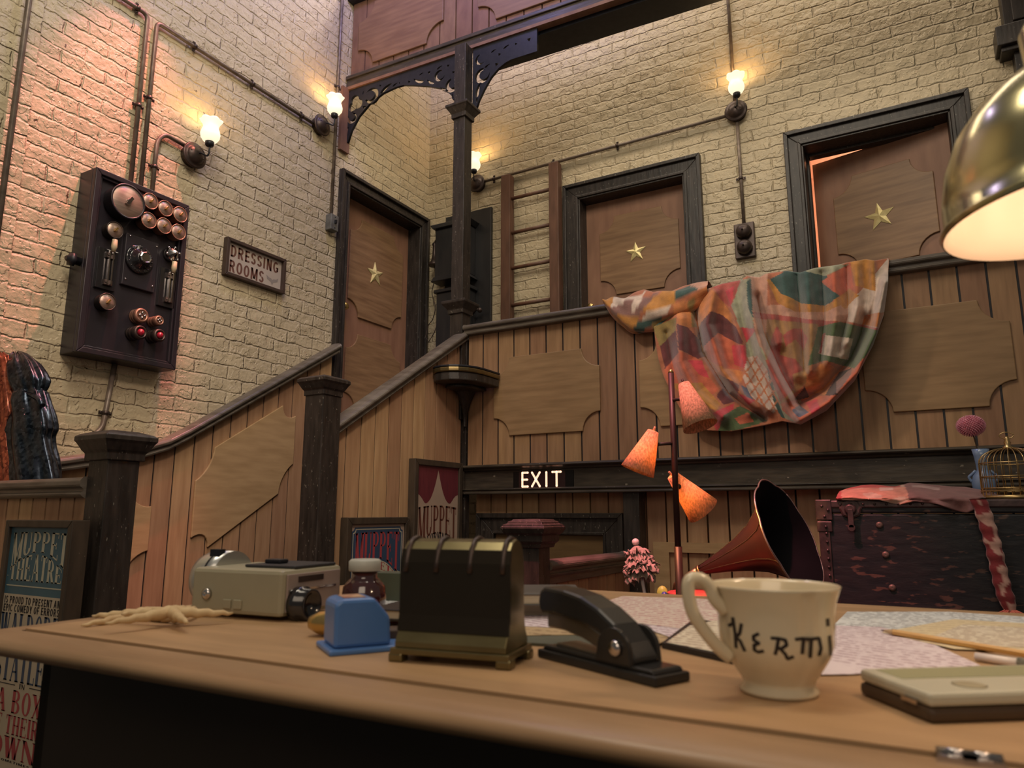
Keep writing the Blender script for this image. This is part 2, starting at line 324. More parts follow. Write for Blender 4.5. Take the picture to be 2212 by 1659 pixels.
def make_door(n, W, u0, u1, zt, fw, pan, kn, st, label_, leaf=None):
    b = MB(); uo, ue = u0+fw+.012, u1-fw-.012; dn = -.115
    WW = W if leaf is None else leaf
    slab(b, WW, [(uo, GF+.01), (ue, GF+.01), (ue, zt-fw-.014), (uo, zt-fw-.014)], dn-.04, dn)
    d = b.build('door_%d' % n, W_DOOR, loc=W((u0+u1)/2, dn, GF)); struct(d)
    door_frame(W, u0, u1, zt, fw, d)
    for (a, c, z0, z1, r) in pan:
        p = MB(); slab(p, WW, ticket(a, c, z0, z1, r), dn, dn+.014); p.build('raised_panel', W_DPAN, d, bevel=.004)
    s = MB(); star(s, WW, st[0], st[1], st[2], dn+.014, rot=st[3]); s.build('star', GOLD, d)
    k = MB(); a = WW(0, 1, 0)-WW(0, 0, 0); k.lathe([(.026, 0), (.026, .005), (.010, .010), (.010, .03), (.024, .038), (.030, .05), (.026, .064), (.010, .07)], WW(kn[0], dn, kn[1]), a, 16); k.build('door_knob', BRASS, d)
    return d
make_door(1, WL, 3.83, 4.975, 2.65, .10, [(4.10, 4.78, 1.56, 2.40, .13), (4.10, 4.78, .80, 1.42, .13)], (4.035, 1.60), (4.41, 1.98, .105, 4), '')
make_door(2, WB, -2.33, -1.20, 2.65, .13, [(-2.07, -1.42, 1.70, 2.36, .13), (-2.07, -1.42, .80, 1.50, .13)], (-2.145, 1.62), (-1.765, 2.02, .085, 3), '')
ang = R_(13); hx = .37
WD = lambda u, n, z: Vector((hx+(u-hx)*math.cos(ang)+(n+.115)*math.sin(ang)*-1, YB+.115-(u-hx)*math.sin(ang)*1-(n+.115)*math.cos(ang), z))
make_door(3, WB, -.61, .50, 2.64, .11, [(-.36, .27, 1.66, 2.34, .13), (-.36, .27, .80, 1.50, .13)], (-.44, 1.62), (-.07, 1.99, .10, 6), '', leaf=WD)
# ---------------------------------------------------------------- panelling under the sloping rail on the left wall
th = thing('stair_wall_panelling', 'warm plank wall panelling with sloping handrail along the left brick wall', 'panelling', (XL, 3.0, DK))
rp = [(3.80, 1.225), (2.62, .480), (2.50, .412), (2.36, .362), (2.10, .300), (1.56, .19)]
def rz(u, off=0):
    for (a, za), (c, zc) in zip(rp, rp[1:]):
        if c <= u <= a: return zc+(za-zc)*(u-c)/(a-c)+off
    return (rp[0][1] if u > rp[0][0] else rp[-1][1])+off
b = MB(); planks(b, WL, 1.60, 3.79, .122, lambda u: DK, lambda u: rz(u, -.055), .0535, .06, kinks=(2.62, 2.5, 2.36, 2.1)); b.build('planking', W_PL, th)
b = MB(); slab(b, WL, [(1.60, DK), (3.79, DK)]+[(u, z-.05) for u, z in rp[1:-1]][:0]+[(3.79, rz(3.79, -.05)), (2.62, rz(2.62, -.05)), (2.5, rz(2.5, -.05)), (2.36, rz(2.36, -.05)), (2.1, rz(2.1, -.05)), (1.60, rz(1.6, -.05))], .001, .053); b.build('gap_shade_backing', IRON, th)  # near-black sheet behind the boards, stands for shade in the gaps
b = MB(); sweep(b, [WL(u, .075, z) for u, z in rp], RAILP, (1, 0, 0)); b.build('handrail', W_RAIL, th, bevel=.003)
b = MB(); slab(b, WL, ticket(2.715, 3.455, -.27, .315, .13, .632, ru=.115), .06, .074); b.build('raised_panel', W_PAN, th, bevel=.004)
b = MB(); slab(b, WL, ticket(1.80, 2.455, -.44, .055, .13, .17, ru=.13), .06, .074); b.build('raised_panel', W_PAN, th, bevel=.004)
# ---------------------------------------------------------------- stair balustrade (outer)
th = thing('stair_balustrade', 'plank stair balustrade with sloping worn handrail, between the middle newel post and the tall column', 'balustrade', (-2.56, 3.2, DK))
zt2 = lambda u, o=0: .480+.628*(u-2.72)+o
b = MB(); planks(b, W2, 2.665, 3.85, .113, lambda u: DK, lambda u: zt2(u, -.05), -.006, 0); b.build('planking', W_PL, th)
b = MB(); slab(b, W2, [(2.665, DK), (3.85, DK), (3.85, zt2(3.85, -.055)), (2.665, zt2(2.665, -.055))], -.05, -.0065); b.build('gap_shade_backing', IRON, th)  # dark sheet added so the board gaps read as shaded
b = MB(); sweep(b, [W2(2.664, -.01, zt2(2.664)), W2(3.875, -.01, zt2(3.875))], RAILP, (1, 0, 0)); b.build('handrail', W_RAIL, th, bevel=.003)
# ---------------------------------------------------------------- gallery balustrade
th = thing('gallery_balustrade', 'long straight plank balustrade of the upper gallery, with raised panels and dark top rail', 'balustrade', (0, GB, .12))
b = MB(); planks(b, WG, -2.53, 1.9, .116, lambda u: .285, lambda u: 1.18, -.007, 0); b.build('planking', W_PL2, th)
b = MB(); fbox(b, WG, -2.53, 1.9, -.05, -.0075, .285, 1.18); b.build('gap_shade_backing', IRON, th)  # black behind the planks paints the shade between them
b = MB(); sweep(b, [WG(-2.535, .005, 1.232), WG(1.9, .005, 1.232)], RAILP, (0, 1, 0)); b.build('handrail', W_RAIL, th, bevel=.003)
for a in (-2.325, -1.365, -.24):
    wdt = .73 if a < -1 else .70
    if a == -1.365: a, c = -1.345, -.46
    elif a == -.24: a, c = -.185, .435
    else: c = -1.59
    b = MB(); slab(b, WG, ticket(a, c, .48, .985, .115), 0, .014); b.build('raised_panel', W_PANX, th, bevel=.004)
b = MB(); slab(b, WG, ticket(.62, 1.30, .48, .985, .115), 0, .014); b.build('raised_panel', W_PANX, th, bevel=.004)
b = MB(); fbox(b, WG, -2.56, 1.9, -.17, .01, .13, .285); b.build('fascia_board', W_DARKX, th)
b = MB()
sweep(b, [WG(-2.57, 0, .30), WG(1.9, 0, .30)], [(.02, 0), (-.05, 0), (-.06, -.008), (-.06, -.016), (-.035, -.026), (-.03, -.036), (.02, -.036)], (0, 1, 0))
sweep(b, [WG(-2.57, 0, .153), WG(1.9, 0, .153)], [(.02, 0), (-.035, 0), (-.045, -.008), (-.03, -.015), (-.04, -.024), (-.04, -.036), (.02, -.036)], (0, 1, 0))
fbox(b, WG, -2.57, -2.535, -.01, .03, .13, .29)
b.build('ledge_moulding', W_DARKX, th, bevel=.003)
b = MB(); fbox(b, WG, -2.58, -2.535, -.04, .012, DK, 1.16); b.build('corner_strip', W_DARK, th, bevel=.003)
# lit sign let into the fascia
th = thing('exit_sign', 'small illuminated black sign reading EXIT in the dark fascia above the lower doorway', 'sign', (-1.97, 3.868, .15))
b = MB(); fbox(b, WG, -2.176, -1.768, .0102, .018, .150, .252); b.build('housing', mat('sign_black', (.006, .005, .006), rough=.3), th)
b = MB(); fbox(b, WG, -2.135, -1.82, .0181, .020, .153, .249); b.build('glass_face', mat('sign_glass', (.035, .015, .018), rough=.15), th)
LET = emis('exit_letters', (1, .66, .46), .95)
def stroke(mb, W, pts, wd, n0, n1, caps=True):
    for (a, c), (d, e) in zip(pts, pts[1:]):
        L = math.hypot(d-a, e-c); px, pz = -(e-c)/L*wd/2, (d-a)/L*wd/2
        slab(mb, W, [(a+px, c+pz), (a-px, c-pz), (d-px, e-pz), (d+px, e+pz)], n0, n1)
    if caps:
        for (a, c) in pts: slab(mb, W, [(a+wd/2*math.cos(R_(30*i)), c+wd/2*math.sin(R_(30*i))) for i in range(12)], n0, n1)
def gx(c, s): return [[(c[0]+x*s[0], c[1]+z*s[1]) for x, z in q] for q in s[2]]
z0, z1 = .160, .244; zm = (z0+z1)/2; lx = [-2.110, -2.037, -1.937, -1.885]
for strokes in ([[(-2.072, z1), (-2.110, z1), (-2.110, z0), (-2.072, z0)], [(-2.110, zm), (-2.076, zm)]],
                [[(-2.043, z1), (-1.990, z0)], [(-1.990, z1), (-2.043, z0)]],
                [[(-1.945, z1), (-1.945, z0)]],
                [[(-1.905, z1), (-1.848, z1)], [(-1.8765, z1), (-1.8765, z0)]]):
    b = MB()
    for s_ in strokes: stroke(b, WG, s_, .0125, .020, .0225)
    b.build('letter', LET, th)
# ---------------------------------------------------------------- lower wall, exit door
b = MB(); planks(b, lambda u, n, z: Vector((u, 3.99-n, z)), -2.53, 1.9, .116, lambda u: DK, lambda u: .13, -.03, 0); pw = b.build('wall_lower_planks', W_PL)
struct(pw); b = MB(); b.box(-2.54, 1.9, 4.022, 4.06, DK, GF-.09); struct(b.build('wall_lower_shade_backing', IRON))  # dark sheet behind the lower planks gives their gaps painted shade
WE = lambda u, n, z: Vector((u, 3.99-n, z))
b = MB()
rframe(b, WE, -2.50, -1.50, DK, 0, .125, .001, .03, False); rframe(b, WE, -2.50, -1.50, DK, 0, .03, .03, .05, False); rframe(b, WE, -2.39, -1.61, DK, -.11, .018, .03, .04, False)
d = MB(); fbox(d, WE, -2.37, -1.63, .001, .012, DK+.01, -.125); dd = struct(d.build('door_4', mat('exit_door_wood', (.16, .095, .04), (.12, .07, .03), .5, sc=(1, 1, 7), ns=4), loc=(-2.0, 3.98, DK)))
b.build('door_frame', W_DARK, dd, bevel=.004)
b = MB(); fbox(b, WG, -1.468, -1.372, -.10, .005, DK, .122); tr = b.build('trim_1', W_DARK, bevel=.004); struct(tr)
b = MB(); fbox(b, WE, -1.33, -.2, .001, .022, -.215, -.16); slab(b, WE, [(-1.33, -.5)]+[(-1.33+.13*math.sin(R_(15*i)), -.245-.13+.13*math.cos(R_(15*i))) for i in range(7)][:0]+[(-1.24, -.5), (-1.24, -.215), (-1.33, -.215)], .001, .022); struct(b.build('trim_2', W_PAN))
# low plank wall at the bottom of the stairs
th = thing('lower_landing_rail', 'low plank partition with thick rail, behind the tall blue poster at left', 'balustrade', (-3.1, 1.53, FL))
WS = lambda u, n, z: Vector((u, 1.52-n, z))
b = MB(); planks(b, WS, -3.66, -2.62, .094, lambda u: FL, lambda u: .065, -.006, 0); b.build('planking', W_PL, th)
b = MB(); fbox(b, WS, -3.66, -2.62, -.038, -.0065, FL, .06); b.build('gap_shade_backing', IRON, th)  # dark layer stands for shade between the partition boards
b = MB(); sweep(b, [WS(-3.68, -.01, .128), WS(-2.62, -.01, .128)], [(-.05,-.012),(-.04,0),(.04,0),(.05,-.012),(.05,-.03),(.04,-.04),(.04,-.052),(.046,-.058),(.04,-.072),(-.03,-.072),(-.044,-.062),(-.044,-.056),(-.035,-.05),(-.035,-.04),(-.05,-.03)], (0, 1, 0)); b.build('handrail', W_RAIL, th, bevel=.003)
# ---------------------------------------------------------------- newel posts
def newel(x, y, zt, k, label, prof=None, sh=.060, zb=DK):
    th = thing('newel_post', label, 'post', (x, y, zb), None)
    b = MB(); b.box(x-sh, x+sh, y-sh, y+sh, zb, zt-.095*k); b.build('shaft', W_DARK, th, bevel=.004)
    b = MB(); sqstack(b, x, y, zt, [(h*k, z*k) for h, z in (prof or CAP)]); b.build('cap', W_DARK, th, bevel=.003)
newel(-2.56, 1.56, .286, 1.0, 'thick dark newel post in front, between the low plank partition and the panelled wall', zb=FL)
newel(-2.56, 2.60, .668, .94, 'dark newel post at the foot of the stair balustrade, left of the ornate poster', sh=.062)
CAP3 = [(.060,-.115),(.066,-.113),(.070,-.098),(.082,-.088),(.084,-.062),(.096,-.052),(.104,-.034),(.103,-.026),(.098,-.024),(.098,-.018),(.084,-.014),(.082,-.006),(.070,-.002),(.066,.004),(.01,.006)]
newel(-1.45, 2.75, -.030, 1.0, 'short newel post with stepped pink-lit cap in front of the lower doorway', CAP3, .052)
th = thing('basement_railing', 'short plank railing lit pink, running from the small stepped newel post to the back wall', 'railing', (-1.45, 3.3, DK))
WR = lambda u, n, z: Vector((-1.45+n, u, z))
b = MB(); planks(b, WR, 2.83, 3.87, .118, lambda u: DK, lambda u: -.29, .006, .012); b.build('planking', W_PL, th)
b = MB(); fbox(b, WR, 2.83, 3.87, -.01, .0055, DK, -.29); b.build('gap_shade_backing', IRON, th)  # gap shade of the railing boards, as a dark sheet
b = MB(); sweep(b, [WR(2.804, 0, -.205), WR(3.875, 0, -.215)], RAILP, (1, 0, 0)); sweep(b, [WR(2.81, 0, -.27), WR(3.875, 0, -.28)], [(-.03, 0), (.03, 0), (.025, -.035), (-.025, -.035)], (1, 0, 0)); b.build('handrail', W_RAIL, th, bevel=.003)
# ---------------------------------------------------------------- column with fretwork brackets
cx, cy = -2.592, 3.87
th = thing('timber_column', 'tall square dark timber column standing at the corner of the gallery rail', 'column', (cx, cy, GF))
b = MB(); b.box(cx-.047, cx+.047, cy-.047, cy+.047, 1.40, 3.33); b.box(cx-.05, cx+.05, cy-.05, cy+.05, GF, 1.36); b.build('shaft', W_DARK, th, bevel=.003)
b = MB(); sqstack(b, cx, cy, 2.86, [(.048,-.11),(.060,-.108),(.060,-.075),(.085,-.035),(.092,-.028),(.092,-.010),(.060,0),(.048,.004)]); b.build('upper_collar', W_DARK, th, bevel=.003)
b = MB(); sqstack(b, cx, cy, 1.415, [(.050,-.10),(.062,-.098),(.062,-.07),(.086,-.04),(.094,-.030),(.094,-.012),(.06,0),(.048,.004)]); b.build('lower_collar', W_DARK, th, bevel=.003)
def beamY(x): return 3.862+.046*(x+3.72)
def flat2d(name, outer, holes, m, parent, Yf, th_=.02):
    cu = bpy.data.curves.new(name, 'CURVE'); cu.dimensions = '2D'; cu.fill_mode = 'BOTH'; cu.extrude = th_/2
    for k, ring in enumerate([outer]+holes):
        sp = cu.splines.new('POLY'); sp.points.add(len(ring)-1); sp.use_cyclic_u = True
        for i, (a, c) in enumerate(ring): sp.points[i].co = (a, c, 0, 1)
    to = bpy.data.objects.new('t', cu); me = bpy.data.meshes.new_from_object(to); bpy.data.objects.remove(to)
    me.name = name; off = wloc(parent)
    for v in me.vertices:
        a, c, e = v.co; v.co = Vector((a, Yf(a)+e, c))-off
    me.materials.clear(); me.materials.append(m); o = bpy.data.objects.new(name, me); C.objects.link(o); o.parent = parent; return o
def PG(x, y): p = onY(x, y, 3.875); return (p.x, p.z)
def crescent(c, r, a0=0, sweep_=300, w_=.45, k=16):
    # a curl: thick crescent that closes on itself like a scroll
    o = [(c[0]+r*math.cos(R_(a0+sweep_*i/k)), c[1]+r*math.sin(R_(a0+sweep_*i/k))) for i in range(k+1)]
    q = [(c[0]+r*(1-w_*math.sin(math.pi*(.12+.88*i/k)))*math.cos(R_(a0+sweep_*i/k)), c[1]+r*(1-w_*math.sin(math.pi*(.12+.88*i/k)))*math.sin(R_(a0+sweep_*i/k))) for i in range(k+1)]
    return o+q[::-1]
def trefoil(c, r, rot=90):
    pts = []
    for i in range(36):
        a = R_(i*10); q = r*(.62+.38*abs(math.cos(1.5*(a-R_(rot))))); pts.append((c[0]+q*math.cos(a), c[1]+q*math.sin(a)))
    return pts
def tri(c, r, rot): return [(c[0]+r*math.cos(R_(rot+120*i)), c[1]+r*math.sin(R_(rot+120*i))) for i in range(3)]
def leaf(c, r, rot): return [(c[0]+r*math.cos(R_(rot))*math.cos(t)-r*.38*math.sin(R_(rot))*math.sin(t)*abs(math.sin(t/2+.5)), c[1]+r*math.sin(R_(rot))*math.cos(t)+r*.38*math.cos(R_(rot))*math.sin(t)*abs(math.sin(t/2+.5))) for t in [2*math.pi*i/14 for i in range(14)]]
def fret(name, arc, leg_x, zt, side, parent, holes):
    outer = [(leg_x, arc[0][1]), (leg_x, zt), (arc[-1][0], zt)]+[p for p in arc[::-1]][0:]
    return flat2d(name, outer, holes, IRON, parent, lambda a: beamY(a)+.015)
ZB = 3.335
arcL = [PG(*p) for p in ((752, 308), (760, 282), (775, 252), (797, 224), (825, 200), (852, 186), (868, 181))]
arcM = [PG(*p) for p in ((978, 224), (974, 207), (962, 194), (945, 186), (922, 182), (895, 181), (868, 181))]
arcR = [PG(*p) for p in ((1021, 226), (1027, 208), (1038, 184), (1052, 158), (1068, 138), (1082, 126), (1095, 118), (1120, 109), (1150, 98))]
def S(x, y, r=0): return PG(x, y)
def ring(c, r, k=14): return [(c[0]+r*math.cos(2*math.pi*i/k), c[1]+r*math.sin(2*math.pi*i/k)) for i in range(k)]
hL = [trefoil(S(768, 224), .074, 100), crescent(S(802, 206), .066, 200, 310, .62), crescent(S(761, 256), .046, 150, 310, .62), leaf(S(832, 190), .062, 28), leaf(S(751, 287), .045, 74), tri(S(787, 232), .024, 20), leaf(S(851, 181), .026, 22), tri(S(763, 242), .014, 40), leaf(S(785, 200), .018, 70), tri(S(820, 184), .013, 10), tri(S(860, 177), .008, 0), leaf(S(755, 203), .02, 40)]
hM = [crescent(S(970, 178), .058, 100, 320, .62), leaf(S(900, 170), .052, 150), leaf(S(925, 172), .040, 140), crescent(S(944, 158), .046, 60, 290, .5), leaf(S(952, 186), .032, 150), leaf(S(972, 203), .028, 100), tri(S(880, 174), .015, 0), tri(S(922, 152), .016, 30), leaf(S(944, 141), .026, 20), tri(S(962, 136), .014, 20), leaf(S(906, 156), .020, 15), tri(S(973, 150), .014, 10)]
hR = [crescent(S(1034, 155), .060, 60, 310, .6), leaf(S(1026, 187), .058, 76), leaf(S(1023, 208), .024, 85), leaf(S(1043, 136), .030, 30), crescent(S(1030, 120), .042, 100, 220, .4), tri(S(1064, 130), .018, 10), leaf(S(1058, 101), .022, 20), leaf(S(1085, 91), .026, 20), tri(S(1133, 73), .018, 30), tri(S(1031, 173), .012, 0), tri(S(1070, 108), .014, 0), tri(S(1105, 84), .012, 0)]
fret('fretwork_bracket', arcL, arcL[0][0]-.045, ZB, 1, th, hL)
fret('fretwork_bracket', arcM, cx-.046, ZB, 1, th, hM)
fret('fretwork_bracket', arcR, cx+.046, ZB, 1, th, hR)
# ---------------------------------------------------------------- balcony front high up
th = thing('balcony_front', 'reddish wooden balcony front with heavy base beam, high above the gallery', 'balcony', (-2.6, 3.87, 3.33))
def WBal(u, n, z): return Vector((u, beamY(u)-n, z))
def pbox(mb, u0, u1, n0, n1, z0, z1, m=0): return slab(mb, WBal, [(u0, z0), (u1, z0), (u1, z1), (u0, z1)], n0, n1, m)
b = MB(); pbox(b, -3.715, 1.6, -.06, .0, 3.345, 3.455); pbox(b, -3.715, 1.6, -.0, .014, 3.425, 3.455); b.build('base_beam', W_DARKX, th, bevel=.004)
b = MB(); pbox(b, -2.50, 1.6, -.29, -.061, 3.315, 3.455); b.build('soffit_beam', IRON, th)
b = MB(); pbox(b, -3.715, 1.6, -.05, .008, 3.337, 3.362); b.build('bead', W_BALC, th)
b = MB(); u = -3.71
planks(b, WBal, -3.71, 1.6, .142, lambda u: 3.455, lambda u: 4.16, -.06, -.035); b.build('planking', W_BALC, th)
b = MB(); pbox(b, -3.71, 1.6, -.08, -.061, 3.455, 4.16); b.build('gap_shade_backing', IRON, th)  # dark sheet paints the gap shade of the balcony boards
BPAN = mat('balcony_panel', (.235, .13, .075), (.165, .085, .052), .55, sc=(1, 1, 7), ns=4, bump=.15)
for a, c in ((-3.63, -2.82), (-2.52, -1.70), (-1.42, -.6)):
    b = MB(); slab(b, WBal, ticket(a, c, 3.53, 4.08, .15), -.035, -.018); b.build('raised_panel', BPAN, th, bevel=.004)
b = MB(); pbox(b, -3.715, 1.6, -.12, .03, 4.135, 4.25); b.build('top_rail', IRON, th)
b = MB(); b.box(-3.715, -3.69, 3.80, 3.90, 2.80, 3.345); b.build('wall_strip', W_BALC, th)
# dark pilaster high on the right
b = MB(); fbox(b, WB, .715, 1.5, 0, .10, 2.93, 5.2); fbox(b, WB, .66, 1.56, 0, .16, 2.80, 2.93); fbox(b, WB, .68, 1.54, 0, .13, 2.77, 2.80); fbox(b, WB, .745, 1.48, 0, .09, 2.0, 2.77)
fbox(b, WB, .76, 1.45, .1, .115, 2.97, 5.1); struct(b.build('trim_3', W_DARK, bevel=.005))
# ================================================================ lettering
def G_l(x0, y0, x1, y1, w, n=6): return [[(x0+(x1-x0)*i/n-w/2, y0+(y1-y0)*i/n), (x0+(x1-x0)*i/n+w/2, y0+(y1-y0)*i/n), (x0+(x1-x0)*(i+1)/n+w/2, y0+(y1-y0)*(i+1)/n), (x0+(x1-x0)*(i+1)/n-w/2, y0+(y1-y0)*(i+1)/n)] for i in range(n)]
def G_h(x0, x1, y, t, n=2): return [[(x0+(x1-x0)*i/n, y), (x0+(x1-x0)*(i+1)/n, y), (x0+(x1-x0)*(i+1)/n, y+t), (x0+(x1-x0)*i/n, y+t)] for i in range(n)]
def G_e(cx, cy, rx, ry, a0, a1, T=.17, t=.06, n=14):
    q = []
    for i in range(n):
        a, c = R_(a0+(a1-a0)*i/n), R_(a0+(a1-a0)*(i+1)/n)
        q.append([(cx+rx*math.cos(a), cy+ry*math.sin(a)), (cx+rx*math.cos(c), cy+ry*math.sin(c)), (cx+(rx-T)*math.cos(c), cy+(ry-t)*math.sin(c)), (cx+(rx-T)*math.cos(a), cy+(ry-t)*math.sin(a))])
    return q
K, k_ = .205, .075
def G_s(*xs): return sum([G_h(x-w/2-.05, x+w/2+.05, y, .045, 1) for x, y, w in xs], [])
GL = {
 'M': (.78, G_l(.09,0,.09,1,k_)+G_l(.12,1,.38,0,K)+G_l(.64,1,.38,0,k_)+G_l(.66,0,.66,1,K)+G_s((.09,0,k_),(.66,0,K),(.09,.955,.1),(.67,.955,K))),
 'U': (.70, G_l(.15,.27,.15,1,K)+G_e(.345,.28,.28,.28,180,360,.17,.07)+G_l(.59,.27,.59,1,k_)+G_s((.15,.955,K),(.59,.955,k_))),
 'P': (.64, G_l(.15,0,.15,1,K)+G_e(.32,.73,.29,.27,-90,90)+G_h(.15,.33,.94,.06)+G_h(.15,.33,.46,.06)+G_s((.15,0,K),(.13,.955,.1))),
 'E': (.64, G_l(.15,0,.15,1,K)+G_h(.06,.57,.94,.06)+G_h(.15,.45,.48,.06)+G_h(.06,.6,0,.06)+G_l(.55,.80,.57,1,.05,1)+G_l(.58,.22,.6,0,.05,1)+G_l(.44,.38,.44,.62,.05,1)),
 'T': (.62, G_l(.31,0,.31,1,K)+G_h(.03,.59,.94,.06)+G_l(.06,.78,.04,1,.05,1)+G_l(.56,.78,.58,1,.05,1)+G_s((.31,0,K))),
 'H': (.72, G_l(.15,0,.15,1,K)+G_l(.57,0,.57,1,K)+G_h(.15,.57,.48,.06)+G_s((.15,0,K),(.57,0,K),(.15,.955,K),(.57,.955,K))),
 'A': (.72, G_l(.34,1,.10,0,k_)+G_l(.36,1,.60,0,K)+G_h(.18,.5,.30,.06)+G_s((.10,0,k_),(.60,0,K))),
 'R': (.70, G_l(.15,0,.15,1,K)+G_e(.32,.74,.28,.26,-90,90)+G_h(.15,.33,.94,.06)+G_h(.15,.33,.48,.06)+G_l(.36,.5,.58,0,K,3)+G_s((.15,0,K),(.60,0,K),(.13,.955,.1))),
 'W': (.84, G_l(.10,1,.26,0,K)+G_l(.42,1,.28,0,k_)+G_l(.42,1,.58,0,K)+G_l(.74,1,.60,0,k_)+G_s((.1,.955,K),(.74,.955,k_))),
 'L': (.60, G_l(.15,0,.15,1,K)+G_h(.06,.56,0,.06)+G_l(.55,.25,.56,0,.05,1)+G_s((.15,.955,K))),
 'D': (.68, G_l(.15,0,.15,1,K)+G_e(.28,.5,.34,.5,-90,90)+G_h(.06,.29,.94,.06)+G_h(.06,.29,0,.06)),
 'O': (.68, G_e(.34,.5,.31,.5,0,360,.17,.06,22)),
 'F': (.60, G_l(.15,0,.15,1,K)+G_h(.06,.55,.94,.06)+G_h(.15,.42,.48,.06)+G_l(.53,.80,.55,1,.05,1)+G_l(.42,.38,.42,.62,.05,1)+G_s((.15,0,K))),
 'S': (.60, G_e(.30,.75,.24,.25,20,250,.15,.08)+G_e(.29,.26,.26,.26,-160,70,.15,.08)+G_l(.15,.66,.44,.36,.17,3)),
 'B': (.66, G_l(.15,0,.15,1,K)+G_e(.30,.76,.26,.24,-90,90)+G_e(.32,.26,.29,.26,-90,90)+G_h(.06,.32,.94,.06)+G_h(.06,.32,.48,.06)+G_h(.06,.32,0,.06)),
 'X': (.66, G_l(.12,1,.54,0,K)+G_l(.54,1,.12,0,k_)+G_s((.12,.955,K),(.54,0,K),(.54,.955,k_),(.12,0,k_))),
 'I': (.30, G_l(.15,0,.15,1,K)+G_s((.15,0,K),(.15,.955,K))),
 'N': (.70, G_l(.10,0,.10,1,k_)+G_l(.12,1,.56,0,K)+G_l(.60,0,.60,1,k_)+G_s((.1,0,k_),(.1,.955,k_),(.6,.955,k_))),
 'V': (.68, G_l(.12,1,.34,0,K)+G_l(.58,1,.36,0,k_)+G_s((.12,.955,K),(.58,.955,k_))),
 'Y': (.68, G_l(.12,1,.34,.42,K,3)+G_l(.58,1,.36,.42,k_,3)+G_l(.34,0,.34,.45,K,3)+G_s((.12,.955,K),(.58,.955,k_),(.34,0,K))),
 'C': (.66, G_e(.36,.5,.31,.5,50,310,.17,.07,20)+G_l(.58,.70,.58,.98,.05,1)),
 '"': (.30, G_l(.09,.72,.09,1,.08,1)+G_l(.21,.72,.21,1,.08,1)), ' ': (.30, []), '.': (.2, G_h(.05,.15,.42,.10,1)),
}
def serif(mb, s, W, n, u0, u1, zb, zt, m=0, gap=.06, bold=0):
    ws = [GL[c][0] for c in s]; tot = sum(ws)+gap*(len(s)-1); x = 0
    fb = zb if callable(zb) else (lambda q: zb); ft = zt if callable(zt) else (lambda q: zt)
    for c, wd in zip(s, ws):
        for q in GL[c][1]:
            vs = []
            for (a, h) in q:
                t = (x+a)/tot; vs.append(W(u0+(u1-u0)*t, n, fb(t)+(ft(t)-fb(t))*h))
            mb.add(vs, [tuple(range(len(vs)))], m)
        x += wd+gap
    return mb
sk = .20
def E2(cx, cy, rx, ry, a0, a1, n=14): return G_e(cx, cy, rx, ry, a0, a1, sk, sk*.8, n)
SG = {'D': (.68, G_l(.15,0,.15,1,sk)+E2(.28,.5,.36,.5,-90,90)+G_h(.1,.3,.84,.16)+G_h(.1,.3,0,.16)),
 'R': (.68, G_l(.15,0,.15,1,sk)+E2(.32,.71,.30,.29,-90,90)+G_h(.1,.34,.84,.16)+G_h(.1,.34,.42,.16)+G_l(.36,.46,.54,0,sk*1.1,3)),
 'E': (.58, G_l(.15,0,.15,1,sk)+G_h(.1,.55,.84,.16)+G_h(.1,.5,.42,.16)+G_h(.1,.56,0,.16)),
 'S': (.62, G_e(.31,.73,.27,.27,15,265,sk,.16)+G_e(.31,.27,.27,.27,-165,85,sk,.16)),
 'I': (.30, G_l(.15,0,.15,1,sk)), 'N': (.70, G_l(.15,0,.15,1,sk)+G_l(.17,1,.53,0,sk*1.1)+G_l(.55,0,.55,1,sk)),
 'G': (.70, E2(.35,.5,.32,.5,45,330,22)+G_l(.57,.12,.57,.48,sk*.8,2)+G_h(.36,.66,.36,.15)), 'O': (.70, E2(.35,.5,.32,.5,0,360,24)),
 'M': (.86, G_l(.14,0,.14,1,sk)+G_l(.16,1,.43,.1,sk)+G_l(.70,1,.43,.1,sk)+G_l(.72,0,.72,1,sk)), 'A': (.70, G_l(.35,1,.10,0,sk)+G_l(.35,1,.60,0,sk)+G_h(.2,.5,.24,.15)),
 'P': (.62, G_l(.15,0,.15,1,sk)+E2(.30,.71,.29,.29,-90,90)+G_h(.1,.32,.84,.16)+G_h(.1,.32,.42,.16)), 'U': (.68, G_l(.15,.3,.15,1,sk)+G_l(.53,.3,.53,1,sk)+E2(.34,.3,.29,.3,180,360)),
 'C': (.64, E2(.35,.5,.32,.5,45,315,22)), 'Y': (.66, G_l(.10,1,.33,.42,sk,3)+G_l(.56,1,.33,.42,sk,3)+G_l(.33,0,.33,.46,sk,3)), 'F': (.56, G_l(.15,0,.15,1,sk)+G_h(.1,.54,.84,.16)+G_h(.1,.48,.42,.16)),
 'T': (.60, G_l(.30,0,.30,1,sk)+G_h(.02,.58,.84,.16)), 'W': (.90, G_l(.10,1,.26,0,sk)+G_l(.45,1,.26,0,sk*.9)+G_l(.45,1,.64,0,sk*.9)+G_l(.80,1,.64,0,sk)), ' ': (.26, [])}
def sans(name, s, W, n, u0, u1, z0, z1, m, parent, bold=0):
    global GL
    keep = GL; GL = SG; b = MB(); serif(b, s, W, n, u0, u1, z0, z1, gap=.08); GL = keep; return b.build(name, m, parent)
